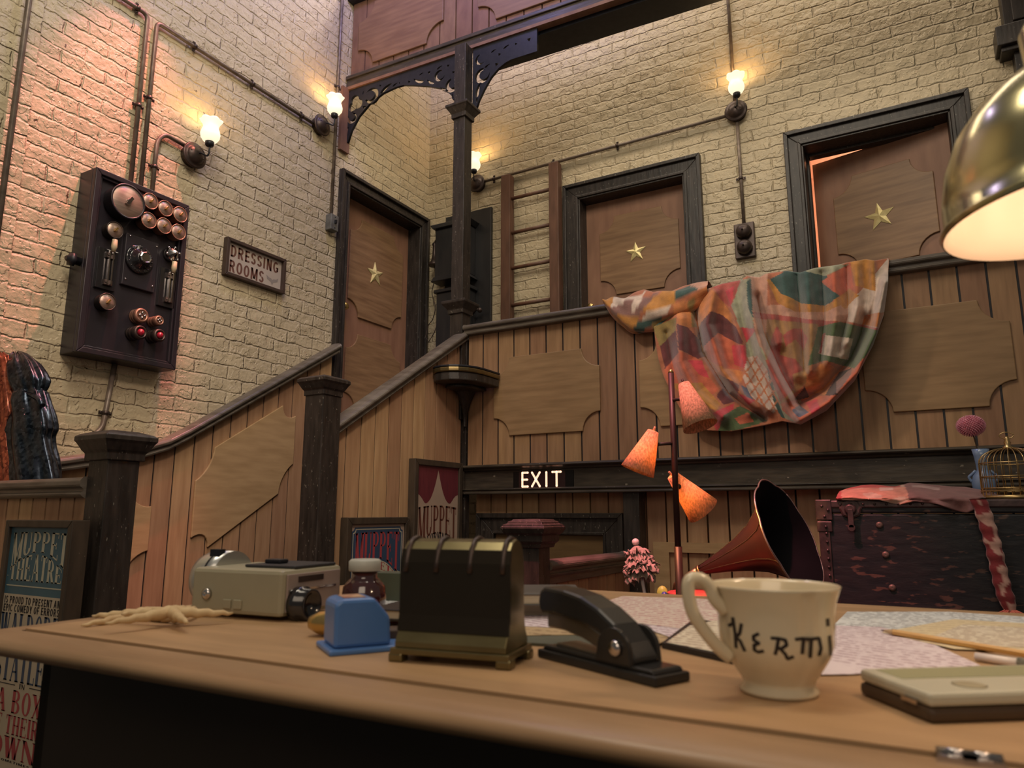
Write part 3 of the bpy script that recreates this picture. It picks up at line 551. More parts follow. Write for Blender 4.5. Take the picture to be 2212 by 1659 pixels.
def sans_old(name, s, W, n, u0, u1, z0, z1, m, parent, bold=.0, th_=.0008, wf=None):
    cu = bpy.data.curves.new(name, 'FONT'); cu.body = s; cu.offset = bold; cu.extrude = .0; cu.resolution_u = 3
    to = bpy.data.objects.new('t', cu); me = bpy.data.meshes.new_from_object(to); bpy.data.objects.remove(to)
    xs = [v.co.x for v in me.vertices]; ys = [v.co.y for v in me.vertices]; a, c, e, f = min(xs), max(xs), min(ys), max(ys)
    off = wloc(parent); W_ = wf or W
    for v in me.vertices: v.co = W_(u0+(u1-u0)*(v.co.x-a)/(c-a), n, z0+(z1-z0)*(v.co.y-e)/(f-e))-off
    me.materials.clear(); me.materials.append(m); o = bpy.data.objects.new(name, me); C.objects.link(o); o.parent = parent; return o
# ================================================================ wall lamps
SHADE = emis('frosted_glass_lit', (1, .85, .60), .98)
def sconce(W, u, z, label, du=.03, dn=.135):
    th = thing('wall_sconce', label, 'wall lamp', W(u, 0, z), 'tulip glass wall lamps on the brick walls')
    ax = W(u, 1, z)-W(u, 0, z)
    b = MB(); b.lathe([(.066, 0), (.066, .035), (.078, .037), (.082, .045), (.074, .052), (.060, .050), (.056, .058), (.040, .074), (.018, .082), (.001, .084)], W(u, 0, z), ax, 28)
    for s_ in (-1, 1): b.ball(W(u+.038*s_, .068, z+.012*-s_), .008, 8)
    b.build('wall_plate', BRONZE, th)
    pts = [(0, .07, 0), (.2, .09, .008), (.55, .11, -.004), (.85, .128, -.012), (1, .137, .01), (1, .137, .05)]
    P = [W(u+du*a, nn*dn/.135, z+h) for a, nn, h in pts]; cv = []
    for i in range(len(P)-1):
        p0, p1, p2, p3 = P[max(i-1, 0)], P[i], P[i+1], P[min(i+2, len(P)-1)]
        for k in range(4):
            t = k/4; cv.append(.5*((2*p1)+(p2-p0)*t+(2*p0-5*p1+4*p2-p3)*t*t+(3*p1-p0-3*p2+p3)*t**3))
    b = MB(); b.tube(cv+[P[-1]], .0055, 8); b.build('arm', IRON, th)
    base = W(u+du, dn, z+.048)
    b = MB(); b.lathe([(.012, 0), (.022, .004), (.026, .012), (.027, .034), (.024, .034)], base, (0, 0, 1), 16); b.build('shade_holder', IRON, th)
    b = MB(); wv = lambda a_: (lambda t, k: 1+(a_*math.cos(6*t) if k >= 7 else (a_*.3*math.cos(6*t) if k == 6 else 0)))
    b.lathe([(.022, .030), (.040, .040), (.053, .060), (.056, .082), (.050, .106), (.043, .126), (.047, .146), (.058, .163), (.064, .170)], base, (0, 0, 1), 48, rf=wv(.05), zf=lambda t, k: (.006*abs(math.cos(3*t)) if k == 8 else (.002*abs(math.cos(3*t)) if k == 7 else 0)), cap=False)
    b.build('glass_shade', SHADE, th, solid=.003)
    lamp('sconce_bulb', 'POINT', base+Vector((0, 0, .175)), None, 2.0, (1, .64, .28), .03)
    return th
sconce(WL, 2.55, 2.156, 'leftmost wall lamp with lit tulip shade, above the black switchboard')
sconce(WL, 3.585, 2.885, 'wall lamp with lit tulip shade, second from left, beside the fretwork bracket')
sconce(WB, -3.165, 2.875, 'wall lamp mostly hidden behind the tall column, above the old wall telephone')
sconce(WB, -.918, 2.904, 'wall lamp with lit tulip shade, high between the two right doors')
# ================================================================ conduits
def pipe(label, path, r=.011, clamps=(), Wn=None, bends=True):
    th = thing('conduit_pipe', label, 'pipe', path[0]); P = [Vector(p) for p in path]; cv = [P[0]]
    for i in range(1, len(P)-1):
        a, c, e = P[i-1], P[i], P[i+1]; d1 = (a-c).normalized(); d2 = (e-c).normalized(); q = min(.035, (a-c).length/2, (e-c).length/2)
        for k in range(6): t = k/5; cv.append((c+d1*q)*(1-t)**2+c*2*t*(1-t)+(c+d2*q)*t*t)
    cv.append(P[-1]); b = MB(); b.tube(cv, r, 10); b.build('tube', PIPE, th)
    for (c, ax, W) in clamps:
        b = MB(); c = Vector(c); n = (W(0, 1, 0)-W(0, 0, 0)); d = Vector(ax); s = n.cross(d)
        b.lathe([(r+.004, -.010), (r+.004, .010)], c, d, 12)
        for q in (-1, 1): b.obox(c+s*(q*.022)-n*.006, s, d, n, .012, .009, .003); b.ball(c+s*(q*.026)-n*.002, .006, 8)
        b.build('clamp', BRONZE, th)
    return th
N_ = .022
pipe('vertical painted pipe at the far left edge of the brick wall', [WL(1.555, .062, 5.1), WL(1.555, .062, .1)], .014)
pipe('left of the two tall parallel pipes above the switchboard, turning left at its top', [WL(2.185, N_, 1.777), WL(2.185, N_, 2.885), WL(1.66, N_, 2.885)], .013, [(WL(2.185, N_, 2.30), (0, 0, 1), WL), (WL(2.12, N_, 2.885), (0, 1, 0), WL)])
pipe('right of the two tall parallel pipes above the switchboard, running right to a wall lamp', [WL(2.245, N_, 1.777), WL(2.245, N_, 2.875), WL(3.53, N_, 2.87)], .013, [(WL(2.245, N_, 2.38), (0, 0, 1), WL), (WL(2.50, N_, 2.875), (0, 1, 0), WL), (WL(2.95, N_, 2.873), (0, 1, 0), WL), (WL(3.40, N_, 2.871), (0, 1, 0), WL)])
pipe('short curved pipe from the switchboard top to the leftmost wall lamp', [WL(2.315, N_, 1.777), WL(2.315, N_, 2.145), WL(2.36, N_, 2.21), WL(2.50, N_, 2.20)], .013, [(WL(2.315, N_, 1.98), (0, 0, 1), WL)])
pipe('short pipe dropping from the underside of the switchboard', [WL(2.20, N_, .788), WL(2.17, N_, .44), WL(2.10, N_, .37)], .014, [(WL(2.178, N_, .52), (0, .05, 1), WL)])
pipe('thin vertical pipe left of the first door, ending in a small switch box', [WL(3.755, N_, 5.1), WL(3.745, N_, 2.22)], .012, [(WL(3.752, N_, 3.3), (0, 0, 1), WL)])
pipe('long horizontal pipe on the back wall, running behind the ladder', [WB(-3.10, N_, 2.885), WB(-.99, N_, 2.895)], .012, [(WB(-2.42, N_, 2.888), (1, 0, 0), WB), (WB(-1.85, N_, 2.891), (1, 0, 0), WB), (WB(-3.0, N_, 2.886), (1, 0, 0), WB)])
pipe('vertical pipe rising above the wall lamp between the two right doors', [WB(-.935, N_, 5.1), WB(-.925, N_, 2.97)], .012, [(WB(-.928, N_, 3.10), (0, 0, 1), WB)])
pipe('vertical pipe from the lamp between the right doors down to a double switch', [WB(-.918, N_, 2.84), WB(-.914, N_, 2.02)], .012, [(WB(-.917, N_, 2.38), (0, 0, 1), WB)])
# switch boxes
th = thing('switch_box', 'small grey metal switch box below the pipe left of the first door', 'switch', WL(3.745, 0, 2.12))
GREY = mat('grey_metal', (.22, .22, .21), (.12, .12, .115), .45, .4, ns=20, bump=.2)
b = MB(); fbox(b, WL, 3.71, 3.79, 0, .06, 2.10, 2.225); b.build('case', GREY, th, bevel=.006)
b = MB(); fbox(b, WL, 3.743, 3.757, .06, .078, 2.155, 2.18); b.ball(WL(3.75, .061, 2.205), .005, 8); b.ball(WL(3.75, .061, 2.12), .005, 8); b.build('toggle', IRON, th)
th = thing('double_switch', 'brown wall switch with two round domes on a wooden block, between the right doors', 'switch', WB(-.914, 0, 1.78))
b = MB(); fbox(b, WB, -.985, -.845, 0, .035, 1.775, 2.035); b.build('block', BRONZE, th, bevel=.006)
for zz in (1.848, 1.965):
    b = MB(); b.lathe([(.052, 0), (.054, .02), (.046, .045), (.025, .058), (.001, .062)], WB(-.915, .035, zz), (0, -1, 0), 24); b.lathe([(.007, .055), (.006, .075), (.001, .077)], WB(-.915, .035, zz), (0, -1, 0), 8); b.build('dome', BRONZE, th)
# ================================================================ switchboard
th = thing('electrical_switchboard', 'large black switchboard with round knobs, dials and knife switches on the left brick wall', 'switchboard', WL(2.2, 0, .79))
def BP(x, y, X=-3.585): p = onX(100+x/3.386, 340+y/3.386, X); return p.y, p.z
U0, U1, Z0, Z1, NF = 1.925, 2.475, .79, 1.775, .148
b = MB(); fbox(b, WL, U0, U1, 0, NF-.03, Z0, Z1)
rframe(b, WL, U0, U1, Z0, Z1, .030, NF-.03, NF); rframe(b, WL, U0+.03, U1-.03, Z0+.03, Z1-.03, .014, NF-.03, NF-.012)
b.build('case', BLACK, th, bevel=.004)
NB = NF-.03
DFACE = mat('brushed_tan_face', (.42, .30, .24), (.30, .21, .17), .35, .55, ns=9, sc=(1, 1, 14), bump=.1)
COPPER = mat('copper_knob', (.42, .22, .15), (.28, .14, .10), .38, .6, ns=14)
CREAM = mat('cream_handle', (.62, .50, .33), (.42, .32, .2), .5, ns=12)
CHROME = mat('chrome', (.62, .58, .56), (.5, .46, .45), .16, 1, ns=5)
GLOSS = mat('gloss_black', (.012, .011, .013), (.02, .018, .02), .14, ns=5, spec=.7)
RED = mat('red_jewel', (.35, .01, .03), (.5, .02, .05), .12, ns=8, spec=.8)
AX = Vector((1, 0, 0))
def disc_knob(px, py, r, hh, side, face, key=True, name='knob', sg=28):
    u, z = BP(px, py, XL+NB+hh); c = WL(u, NB, z)
    b = MB(); b.lathe([(r*.9, 0), (r, hh*.15), (r, hh*.92), (r*1.03, hh*.95), (r*1.03, hh), (r*.93, hh), (r*.93, hh-.004)], c, AX, sg); k = b.build(name, side, th)
    f = MB(); f.lathe([(r*.93, hh-.004), (r*.92, hh-.003), (.001, hh-.002)], c, AX, sg); f.build('face', face, k)
    if key:
        f = MB(); f.obox(c+AX*(hh+.008), Vector((0, .5, .86)), AX, Vector((0, .86, -.5)), r*.28, .008, r*.09); f.lathe([(r*.16, 0), (r*.12, .012)], c+AX*(hh-.002), AX, 10); f.build('key', CHROME if r > .06 else BRASS, k)
    return k
disc_knob(603, 322, .092, .085, BLACK, DFACE, name='meter', sg=40)
for px, py in ((765, 320), (875, 373), (982, 418), (752, 460), (865, 500), (970, 545)): disc_knob(px, py, .0445, .062, COPPER, DFACE)
for px, py in ((505, 530), (450, 1055)): disc_knob(px, py, .044, .055, BRONZE, DFACE)
# centre plate with rotary dial
b = MB(); q = [BP(*p) for p in ((590, 552), (822, 625), (787, 990), (545, 925))]; slab(b, WL, [(q[3][0], q[3][1]), (q[2][0], q[3][1]), (q[2][0], q[0][1]), (q[3][0], q[0][1])], NB, NB+.022); pl = b.build('centre_plate', BLACK, th, bevel=.004)
u, z = BP(697, 742, XL+NB+.05); c = WL(u, NB+.022, z)
b = MB(); b.lathe([(.078, 0), (.080, .012), (.072, .020), (.058, .014), (.054, .020), (.040, .034), (.036, .050), (.030, .052)], c, AX, 36)
for i in range(16): b.ball(c+Vector((.019, .067*math.cos(i*math.pi/8), .067*math.sin(i*math.pi/8))), .005, 6)
k = b.build('dial', GLOSS, pl)
b = MB(); b.lathe([(.033, .048), (.033, .068), (.028, .072), (.024, .068), (.001, .068)], c, AX, 8, sm=False); b.build('dial_knob', CHROME, pl)
b = MB()
for px, py in ((610, 575), (803, 655), (573, 888), (770, 945)): uu, zz = BP(px, py); b.ball(WL(uu, NB+.023, zz), .006, 8)
b.build('screws', CHROME, pl)
# star wheel knob
u, z = BP(945, 700, XL+NB+.06); c = WL(u, NB, z)
b = MB(); b.lathe([(.040, 0), (.042, .03), (.036, .046), (.020, .056), (.012, .070), (.001, .074)], c, AX, 24, rf=lambda t, k: 1+.0*k)
for i in range(6): b.ball(c+Vector((.040, .040*math.cos(i*math.pi/3+.3), .040*math.sin(i*math.pi/3+.3))), .009, 8)
b.build('star_wheel', CHROME, th)
# knife switches
for (a, hnd, c1, c2) in ((((400, 655), (500, 985)), (480, 655), (447, 718), (428, 915)), (((850, 800), (935, 1112)), (917, 812), (885, 865), (872, 1042))):
    p, q = BP(*a[0]), BP(*a[1]); b = MB(); slab(b, WL, [(p[0]-.01, q[1]), (q[0], q[1]), (q[0], p[1]), (p[0]-.01, p[1])], NB, NB+.018); kn = b.build('knife_switch', GLOSS, th, bevel=.003)
    h = BP(*hnd); e1 = BP(*c1); e2 = BP(*c2); um = (p[0]+q[0])/2
    b = MB(); b.tube([WL(um, NB+.05, h[1]-.035), WL(um, NB+.052, h[1]-.01), WL(um, NB+.054, h[1]+.03)], [.010, .015, .013], 12); b.build('grip', CREAM, kn)
    b = MB(); fbox(b, WL, um-.012, um-.006, NB+.03, NB+.042, e2[1]-.01, h[1]-.03); fbox(b, WL, um+.006, um+.012, NB+.03, NB+.042, e2[1]-.01, h[1]-.03); b.build('blade', CHROME, kn)
    for e in (e1, e2):
        b = MB(); fbox(b, WL, um-.022, um+.022, NB+.018, NB+.032, e[1]-.014, e[1]+.014); b.ball(WL(um-.012, NB+.031, e[1]), .006, 8); b.build('clip', BRONZE, kn)
# fuse holders
for px, py, rr, hh, jw in ((703, 1155, .040, .06, 0), (832, 1192, .028, .08, 0), (695, 1278, .038, .085, 1), (835, 1300, .036, .085, 1)):
    u, z = BP(px, py, XL+NB+hh); c = WL(u, NB, z)
    b = MB(); b.lathe([(rr, 0), (rr, hh*.2), (rr*.9, hh*.24), (rr, hh*.3), (rr, hh*.5), (rr*.9, hh*.54), (rr, hh*.6), (rr, hh*.9), (rr*.82, hh), (rr*.7, hh), (rr*.66, hh*.9)], c, AX, 24); k = b.build('fuse_holder', BRONZE if jw else COPPER, th)
    b = MB(); b.ball(c+AX*(hh*.95), rr*.5, 10) if jw else [b.ball(c+AX*(hh*.97)+Vector((0, rr*.35*math.cos(i*1.57), rr*.35*math.sin(i*1.57))), rr*.22, 8) for i in range(4)]
    b.build('lens' if jw else 'contacts', RED if jw else CHROME, k)
b = MB(); p = onY(164, 563, U0-.02); c = Vector((p.x, U0, p.z)); b.lathe([(.022, 0), (.022, .03), (.032, .032), (.034, .05), (.020, .056), (.012, .07)], c, (0, -1, 0), 12, rf=lambda t, k: 1+(.12*math.cos(6*t) if k in (2, 3) else 0)); b.build('side_knob', IRON, th)
# ================================================================ dressing rooms sign
th = thing('wall_sign', 'small framed sign reading DRESSING ROOMS on the left brick wall', 'sign', WL(3.1, 0, 1.5))
su0, su1, sz0, sz1 = 2.835, 3.325, 1.485, 1.735
SFR = mat('sign_frame_wood', (.075, .045, .035), (.05, .032, .025), .45, ns=8)
b = MB()
rframe(b, WL, su0, su1, sz0, sz1, .022, 0, .040)
b.build('frame', SFR, th, bevel=.003)
b = MB(); fbox(b, WL, su0+.02, su1-.02, .003, .014, sz0+.02, sz1-.02); b.build('face', mat('sign_face', (.50, .42, .36), (.44, .37, .31), .4, ns=6), th)
STX = mat('sign_lettering', (.13, .055, .04), (.15, .065, .05), .5)
sans('lettering', 'DRESSING', WL, .0146, su0+.045, su1-.045, 1.622, 1.700, STX, th, .028)
sans('lettering', 'ROOMS', WL, .0146, su0+.042, su0+.325, 1.520, 1.600, STX, th, .028)
b = MB(); mu, mz = su1-.095, 1.56
for s_ in (-1, 1): b.add([WL(mu+s_*a, .0148, mz+c) for a, c in ((0, -.035), (.012, -.012), (.045, .0), (.052, .028), (.030, .014), (.012, .012), (0, .004))], [tuple(range(7))])
b.build('winged_mark', mat('mark_grey', (.30, .26, .24), (.27, .23, .21), .5), th)
# ================================================================ old wall telephone
th = thing('wall_telephone', 'antique black wooden wall telephone with bell-shaped receiver, partly hidden behind the tall column', 'telephone', WB(-3.3, 0, 1.4))
PB = mat('phone_black_wood', (.020, .020, .022), (.030, .028, .028), .35, ns=5, sc=(4, 4, .8), bump=.2)
b = MB(); fbox(b, WB, -3.50, -3.02, 0, .03, 1.38, 2.63); b.build('backboard', PB, th, bevel=.004)
b = MB(); fbox(b, WB, -3.51, -3.18, .03, .17, 2.02, 2.46); slab(b, WB, [(-3.55, 2.50), (-3.14, 2.50), (-3.17, 2.46), (-3.52, 2.46)], .0, .2); slab(b, WB, [(-3.51, 2.02), (-3.18, 2.02), (-3.15, 1.98), (-3.54, 1.98)], .03, .19); b.build('upper_box', PB, th, bevel=.005)
b = MB(); fbox(b, WB, -3.50, -3.17, .03, .15, 1.40, 1.88); fbox(b, WB, -3.52, -3.15, .03, .17, 1.88, 1.91); b.build('lower_box', PB, th, bevel=.005)
for dz in (0, .17):
    b = MB(); b.lathe([(.012, 0), (.014, .03), (.036, .035), (.030, .055), (.001, .062)], WB(-3.235+dz*.0, .17, 2.30-dz), (0, -1, 0), 16); b.build('bell', BRONZE, th)
b = MB(); b.lathe([(.050, -.20), (.054, -.185), (.030, -.15), (.020, -.10), (.018, -.02), (.024, 0), (.020, .012), (.004, .03)], WB(-3.565, .10, 2.36), (0, 0, 1), 18); b.tube([WB(-3.565, .10, 2.38), WB(-3.54, .10, 2.42), WB(-3.50, .10, 2.40)], .008, 8); b.build('receiver', BRONZE, th)
b = MB(); b.tube([WB(-3.565, .10, 2.16)+Vector((.0+.02*math.sin(t*.9), 0, -t*.045)) for t in range(12)]+[WB(-3.62, .1, 1.62), WB(-3.645, .1, 1.52), WB(-3.61, .1, 1.47), WB(-3.55, .1, 1.55), WB(-3.50, .1, 1.68)], .004, 6); b.build('cord', BRONZE, th)
b = MB(); b.tube([WB(-3.16, .10, 1.66), WB(-3.12, .10, 1.70), WB(-3.09, .10, 1.685)], .012, 8); b.ball(WB(-3.085, .1, 1.685), .022, 10); b.build('crank', BRONZE, th)
# ================================================================ ladder
th = thing('wall_ladder', 'reddish brown wooden ladder with four visible rungs, fixed to the back brick wall', 'ladder', WB(-2.68, 0, GF))
LW = mat('ladder_wood', (.15, .072, .045), (.095, .045, .028), .5, sc=(4, 4, .8), ns=6, bump=.2)
def LY(x, y): p = onY(x, y, 4.93); return p.x, p.z
for (xa, xb) in ((LY(1087, 384), LY(1106, 384)), (LY(1189, 357), LY(1209, 357))):
    b = MB(); fbox(b, WB, xa[0], xb[0], .035, .11, GF, xa[1]); b.build('side_rail', LW, th, bevel=.004)
for (y0, y1) in ((431, 411), (505, 487), (581, 565), (661, 647), (742, 730)):
    a, c = LY(1100, y0), LY(1192, y1); b = MB(); b.tube([WB(a[0], .072, a[1]), WB(c[0], .072, a[1])], .0155, 12); b.build('rung', LW, th)
# ================================================================ corner shelf
SX, SZ = -2.56, .872
th = thing('corner_shelf', 'small half-round shelf with brass rim on the balustrade corner post', 'shelf', (SX, GB, SZ-.3))
outl = [Vector((x, y, 0)) for x, y in ((-2.545, 3.52), (-2.535, 3.49), (-2.50, 3.462), (-2.45, 3.452), (-2.395, 3.46), (-2.345, 3.49), (-2.305, 3.54), (-2.28, 3.60), (-2.27, 3.67), (-2.268, 3.76), (-2.268, 3.855), (-2.545, 3.855))]
cc = (-2.53, 3.85)
def lift(pts, s, z): return [Vector((cc[0]+(p.x-cc[0])*s, cc[1]+(p.y-cc[1])*s, z)) for p in pts]
b = MB(); b.prism(lift(outl, 1.0, SZ), (0, 0, .012)); b.build('top', IRON, th, bevel=.003)
b = MB(); b.prism(lift(outl, 1.0, SZ-.030), (0, 0, .0295)); b.build('rim', mat('rim_brass', (.22, .16, .07), (.14, .10, .045), .28, .8), th, bevel=.008)
b = MB(); b.prism(lift(outl, .97, SZ-.080), (0, 0, .0495)); b.prism(lift(outl, .62, SZ-.10), (0, 0, .02)); b.build('apron', W_DARK, th, bevel=.006)
b = MB(); g = []
for i in range(10):
    t = i/9; s = .05+.26*(t**2.2); g.append(lift(outl, s, SZ-.32+.225*t))
b.sheet(g, 0, True, True); b.build('bracket', W_DARK, th)
# ================================================================ posters
def frame(th, W, u0, u1, z0, z1, fw, nd_, m, n0=0):
    b = MB(); rframe(b, W, u0, u1, z0, z1, fw, n0, n0+nd_); b.build('frame', m, th, bevel=.003)
FRM = mat('poster_frame', (.07, .05, .035), (.04, .03, .022), .45, sc=(4, 4, 1), ns=7, bump=.3, fleck=(.25, .2, .14), fs=50, ft=.72)
BLUE = mat('poster_blue', (.060, .135, .175), (.050, .115, .155), .5, ns=5)
CRM = mat('poster_cream', (.55, .46, .34), (.48, .40, .29), .5, ns=5)
NAVY = mat('poster_navy', (.035, .065, .12), (.04, .07, .13), .5)
REDP = mat('poster_red', (.40, .06, .07), (.36, .055, .065), .5)
INK = mat('poster_ink', (.02, .02, .025), (.03, .03, .035), .5)
LTR = mat('poster_pale_letters', (.50, .47, .36), (.44, .41, .31), .5)
# tall blue and cream poster
WP = lambda u, n, z: Vector((u, 1.46-n, z))
px0, px1, pt = -2.930, -2.500, -.024
th = thing('tall_poster', 'tall framed theatre poster, blue above and cream below, at the left edge', 'poster', WP(-2.8, 0, FL))
frame(th, WP, px0, px1, FL+.01, pt, .026, .062, FRM)
i0, i1 = px0+.026, px1-.026; ns_ = .050
b = MB(); fbox(b, WP, i0, i1, .002, ns_, -.283, pt-.026); b.build('blue_sheet', BLUE, th)
b = MB(); fbox(b, WP, i0, i1, .002, ns_, FL+.036, -.283); b.build('cream_sheet', CRM, th)
um = (i0+i1)/2; n5 = ns_+.0006
sq = lambda t: (2*t-1)**2
zy = lambda y: onY(60, y, 1.41).z
def word(s, u0, u1, a, c, m, W=WP, n=None):
    b = MB(); serif(b, s, W, n or n5, u0, u1, a, c); b.build('lettering', m, th)
word('MUPPET', i0+.022, i1-.004, lambda t: -.135-.062*sq(t), lambda t: -.066-.004*sq(t), LTR)
word('THEATRE', i0+.022, i1-.022, lambda t: -.236, lambda t: -.143-.052*sq(t), LTR)
for a, c in ((i0+.006, i0+.016), (i1-.016, i1-.006)): word('.', a, c, -.235, -.205, LTR)
b = MB(); fbox(b, WP, i0+.01, i1-.01, ns_, ns_+.0005, -.256, -.252); b.build('rule', LTR, th)
sans('lettering', 'IS PROUD TO PRESENT AN', WP, n5, i0+.008, i1-.014, zy(1307), zy(1291), INK, th, .010)
sans('lettering', 'EPIC COMEDY OF ERRORS', WP, n5, i0+.008, i1-.014, zy(1325), zy(1309), INK, th, .010)
word('WALDORF', i0+.004, i1-.004, zy(1398), zy(1328), NAVY)
word('STATLER', i0+.002, i1-.010, zy(1479), zy(1413), NAVY)
for a, c in ((i0, um-.045), (um+.045, i1)):
    b = MB(); fbox(b, WP, a, c, ns_, ns_+.0005, zy(1487), zy(1485)); b.build('rule', INK, th)
word('IN', um-.018, um+.018, zy(1492), zy(1481), INK)
word('"A BOX', i0+.004, i1-.058, zy(1549), zy(1497), REDP); word('OF THEIR', i0+.002, i1-.060, zy(1597), zy(1554), REDP); word('OWN"', i0+.03, i1-.02, zy(1651), zy(1602), REDP)
sans('lettering', 'SOMETIMES', WP, n5, um-.10, um+.10, zy(1660), zy(1655), INK, th, .004)
# poster with curtains on the stair balustrade
WQ = lambda u, n, z: Vector((-2.555+n, u, z))
th = thing('curtain_poster', 'tall narrow poster with painted maroon curtains, left of the exit doorway', 'poster', WQ(3.5, 0, DK))
a0, a1, zt_, zb_ = 3.30, 3.795, .312, -.59
frame(th, WQ, a0, a1, zb_, zt_, .035, .05, FRM)
a0 += .035; a1 -= .035
DPK = mat('poster_dusty_cream', (.44, .33, .26), (.38, .28, .22), .5, ns=5); MAR = mat('poster_maroon', (.12, .022, .032), (.16, .03, .04), .5, sc=(1, 8, 1), ns=7); BRN = mat('poster_brown', (.15, .05, .035), (.13, .045, .03), .5)
b = MB(); fbox(b, WQ, a0, a1, .002, .036, zb_+.035, zt_-.035); b.build('sheet', DPK, th)
am = (a0+a1)/2; hw = (a1-a0)/2; ztop = zt_-.036
b = MB()
for s_ in (-1, 1):
    n = 14; top = [(am+s_*hw*i/n, ztop) for i in range(n+1)]; bot = [(am+s_*hw*i/n, ztop-(.02+.20*(1-(1-min(1, i/n/.62))**2.2) if i/n < .62 else .22-.055*math.sin(math.pi*(i/n-.62)/.76)*1)) for i in range(n+1)]
    for i in range(n): b.add([WQ(p[0], .0365, p[1]) for p in (top[i], top[i+1], bot[i+1], bot[i])], [(0, 1, 2, 3)])
b.build('painted_curtain', MAR, th)
word('MUPPET', a0+.02, a1-.015, lambda t: -.12-.055*sq(t), lambda t: .045-.012*sq(t), BRN, WQ, .0367)
b = MB(); serif(b, 'PERFORMANCES', WQ, .0367, a0+.005, a1-.005, lambda t: -.165-.085*sq(t), lambda t: -.110-.085*sq(t)); b.build('lettering', INK, th)
b = MB(); 
def curl(mb, W, n, c, r, a_0, sw, wd, sx=1, k=18):
    P = [(c[0]+sx*r*(1-.45*i/k)*math.cos(R_(a_0+sw*i/k)), c[1]+r*(1-.45*i/k)*math.sin(R_(a_0+sw*i/k))) for i in range(k+1)]
    for i in range(k):
        p, q = P[i], P[i+1]; L = math.hypot(q[0]-p[0], q[1]-p[1]) or 1; x, z = -(q[1]-p[1])/L*wd/2, (q[0]-p[0])/L*wd/2
        mb.add([W(p[0]+x, n, p[1]+z), W(p[0]-x, n, p[1]-z), W(q[0]-x, n, q[1]-z), W(q[0]+x, n, q[1]+z)], [(0, 1, 2, 3)])
for s_ in (-1, 1):
    curl(b, WQ, .0367, (am+s_*.022, -.215), .022, 180, -300, .006, s_); curl(b, WQ, .0367, (am+s_*.09, -.30), .055, 10, 260, .009, s_); curl(b, WQ, .0367, (am+s_*.09, -.36), .035, 120, -300, .007, s_); curl(b, WQ, .0367, (am+s_*.17, -.36), .05, 160, 200, .007, s_)
    b.add([WQ(am+s_*q[0], .0367, q[1]) for q in ((0, -.40), (.018, -.33), (.055, -.27), (.04, -.29), (.012, -.295), (0, -.25))], [tuple(range(6))])
b.build('flourish', BRN, th)
# small blue ornate poster
th = thing('variety_poster', 'small ornate blue variety-acts poster standing against the stair balustrade', 'poster', WQ(2.95, 0, DK))
a0, a1, zt_, zb_ = 2.755, 3.262, -.022, -.59
frame(th, WQ, a0, a1, zb_, zt_, .035, .05, FRM); a0 += .035; a1 -= .035; am = (a0+a1)/2
b = MB(); fbox(b, WQ, a0, a1, .002, .036, zb_+.035, zt_-.035); b.build('sheet', DPK, th)
b = MB(); b.add([WQ(u_, .0364, z_) for u_, z_ in ticket(a0+.012, a1-.012, -.395, -.072, .02)], [tuple(range(32))]); b.build('blue_panel', NAVY, th)
b = MB(); o_ = ticket(a0+.020, a1-.020, -.387, -.080, .02); i_ = ticket(a0+.025, a1-.025, -.382, -.085, .02)
for i in range(32): j = (i+1) % 32; b.add([WQ(*(p[0], .0366, p[1])) for p in (o_[i], o_[j], i_[j], i_[i])], [(0, 1, 2, 3)])
def band(t): return -.245-.105*sq(t)
n = 20
for i in range(n):
    t, e = i/n, (i+1)/n; f = lambda q: a0+.04+(a1-a0-.08)*q
    b.add([WQ(f(t), .0366, band(t)), WQ(f(e), .0366, band(e)), WQ(f(e), .0366, band(e)-.055), WQ(f(t), .0366, band(t)-.055)], [(0, 1, 2, 3)])
b.add([WQ(u_, .0366, z_) for u_, z_ in ((am-.09, -.375), (am-.075, -.34), (am+.075, -.34), (am+.09, -.375))], [(0, 1, 2, 3)])
for s_ in (-1, 1): curl(b, WQ, .0366, (am+s_*.16, -.345), .035, 30, 280, .010, s_)
b.build('border', LTR, th)
b = MB()
word('MUPPET', a0+.04, a1-.04, lambda t: -.235-.10*sq(t), lambda t: -.098-.004*sq(t), REDP, WQ, .0370)
word('VARIETY', a0+.055, a1-.055, lambda t: -.292-.09*sq(t), lambda t: -.250-.09*sq(t), REDP, WQ, .0368)
word('MAYHEM', a0+.06, a1-.04, -.475, -.415, REDP, WQ, .0368)
word('ACTS', am-.065, am+.065, -.374, -.342, NAVY, WQ, .0370)
# ================================================================ painted (per-vertex) prints
def inpoly(x, y, p):
    c = False; j = len(p)-1
    for i in range(len(p)):
        if (p[i][1] > y) != (p[j][1] > y) and x < (p[j][0]-p[i][0])*(y-p[i][1])/(p[j][1]-p[i][1])+p[i][0]: c = not c
        j = i
    return c
def paint(o, cols):
    ca = o.data.color_attributes.new('print', 'FLOAT_COLOR', 'POINT')
    for i, c in enumerate(cols): ca.data[i].color = (*c, 1)
def lerp(pts, t):
    t = max(0, min(1, t))*(len(pts)-1); i = min(int(t), len(pts)-2); f = t-i
    return tuple(a+(b_-a)*f for a, b_ in zip(pts[i], pts[i+1]))
def arcl(pts, n):
    L = [0]
    for a, c in zip(pts, pts[1:]): L.append(L[-1]+math.hypot(a[0]-c[0], a[1]-c[1]))
    out = []
    for k in range(n):
        d = L[-1]*k/(n-1); i = max(j for j in range(len(L)-1) if L[j] <= d+1e-9); f = (d-L[i])/(L[i+1]-L[i] or 1); out.append((pts[i][0]+(pts[i+1][0]-pts[i][0])*f, pts[i][1]+(pts[i+1][1]-pts[i][1])*f))
    return out
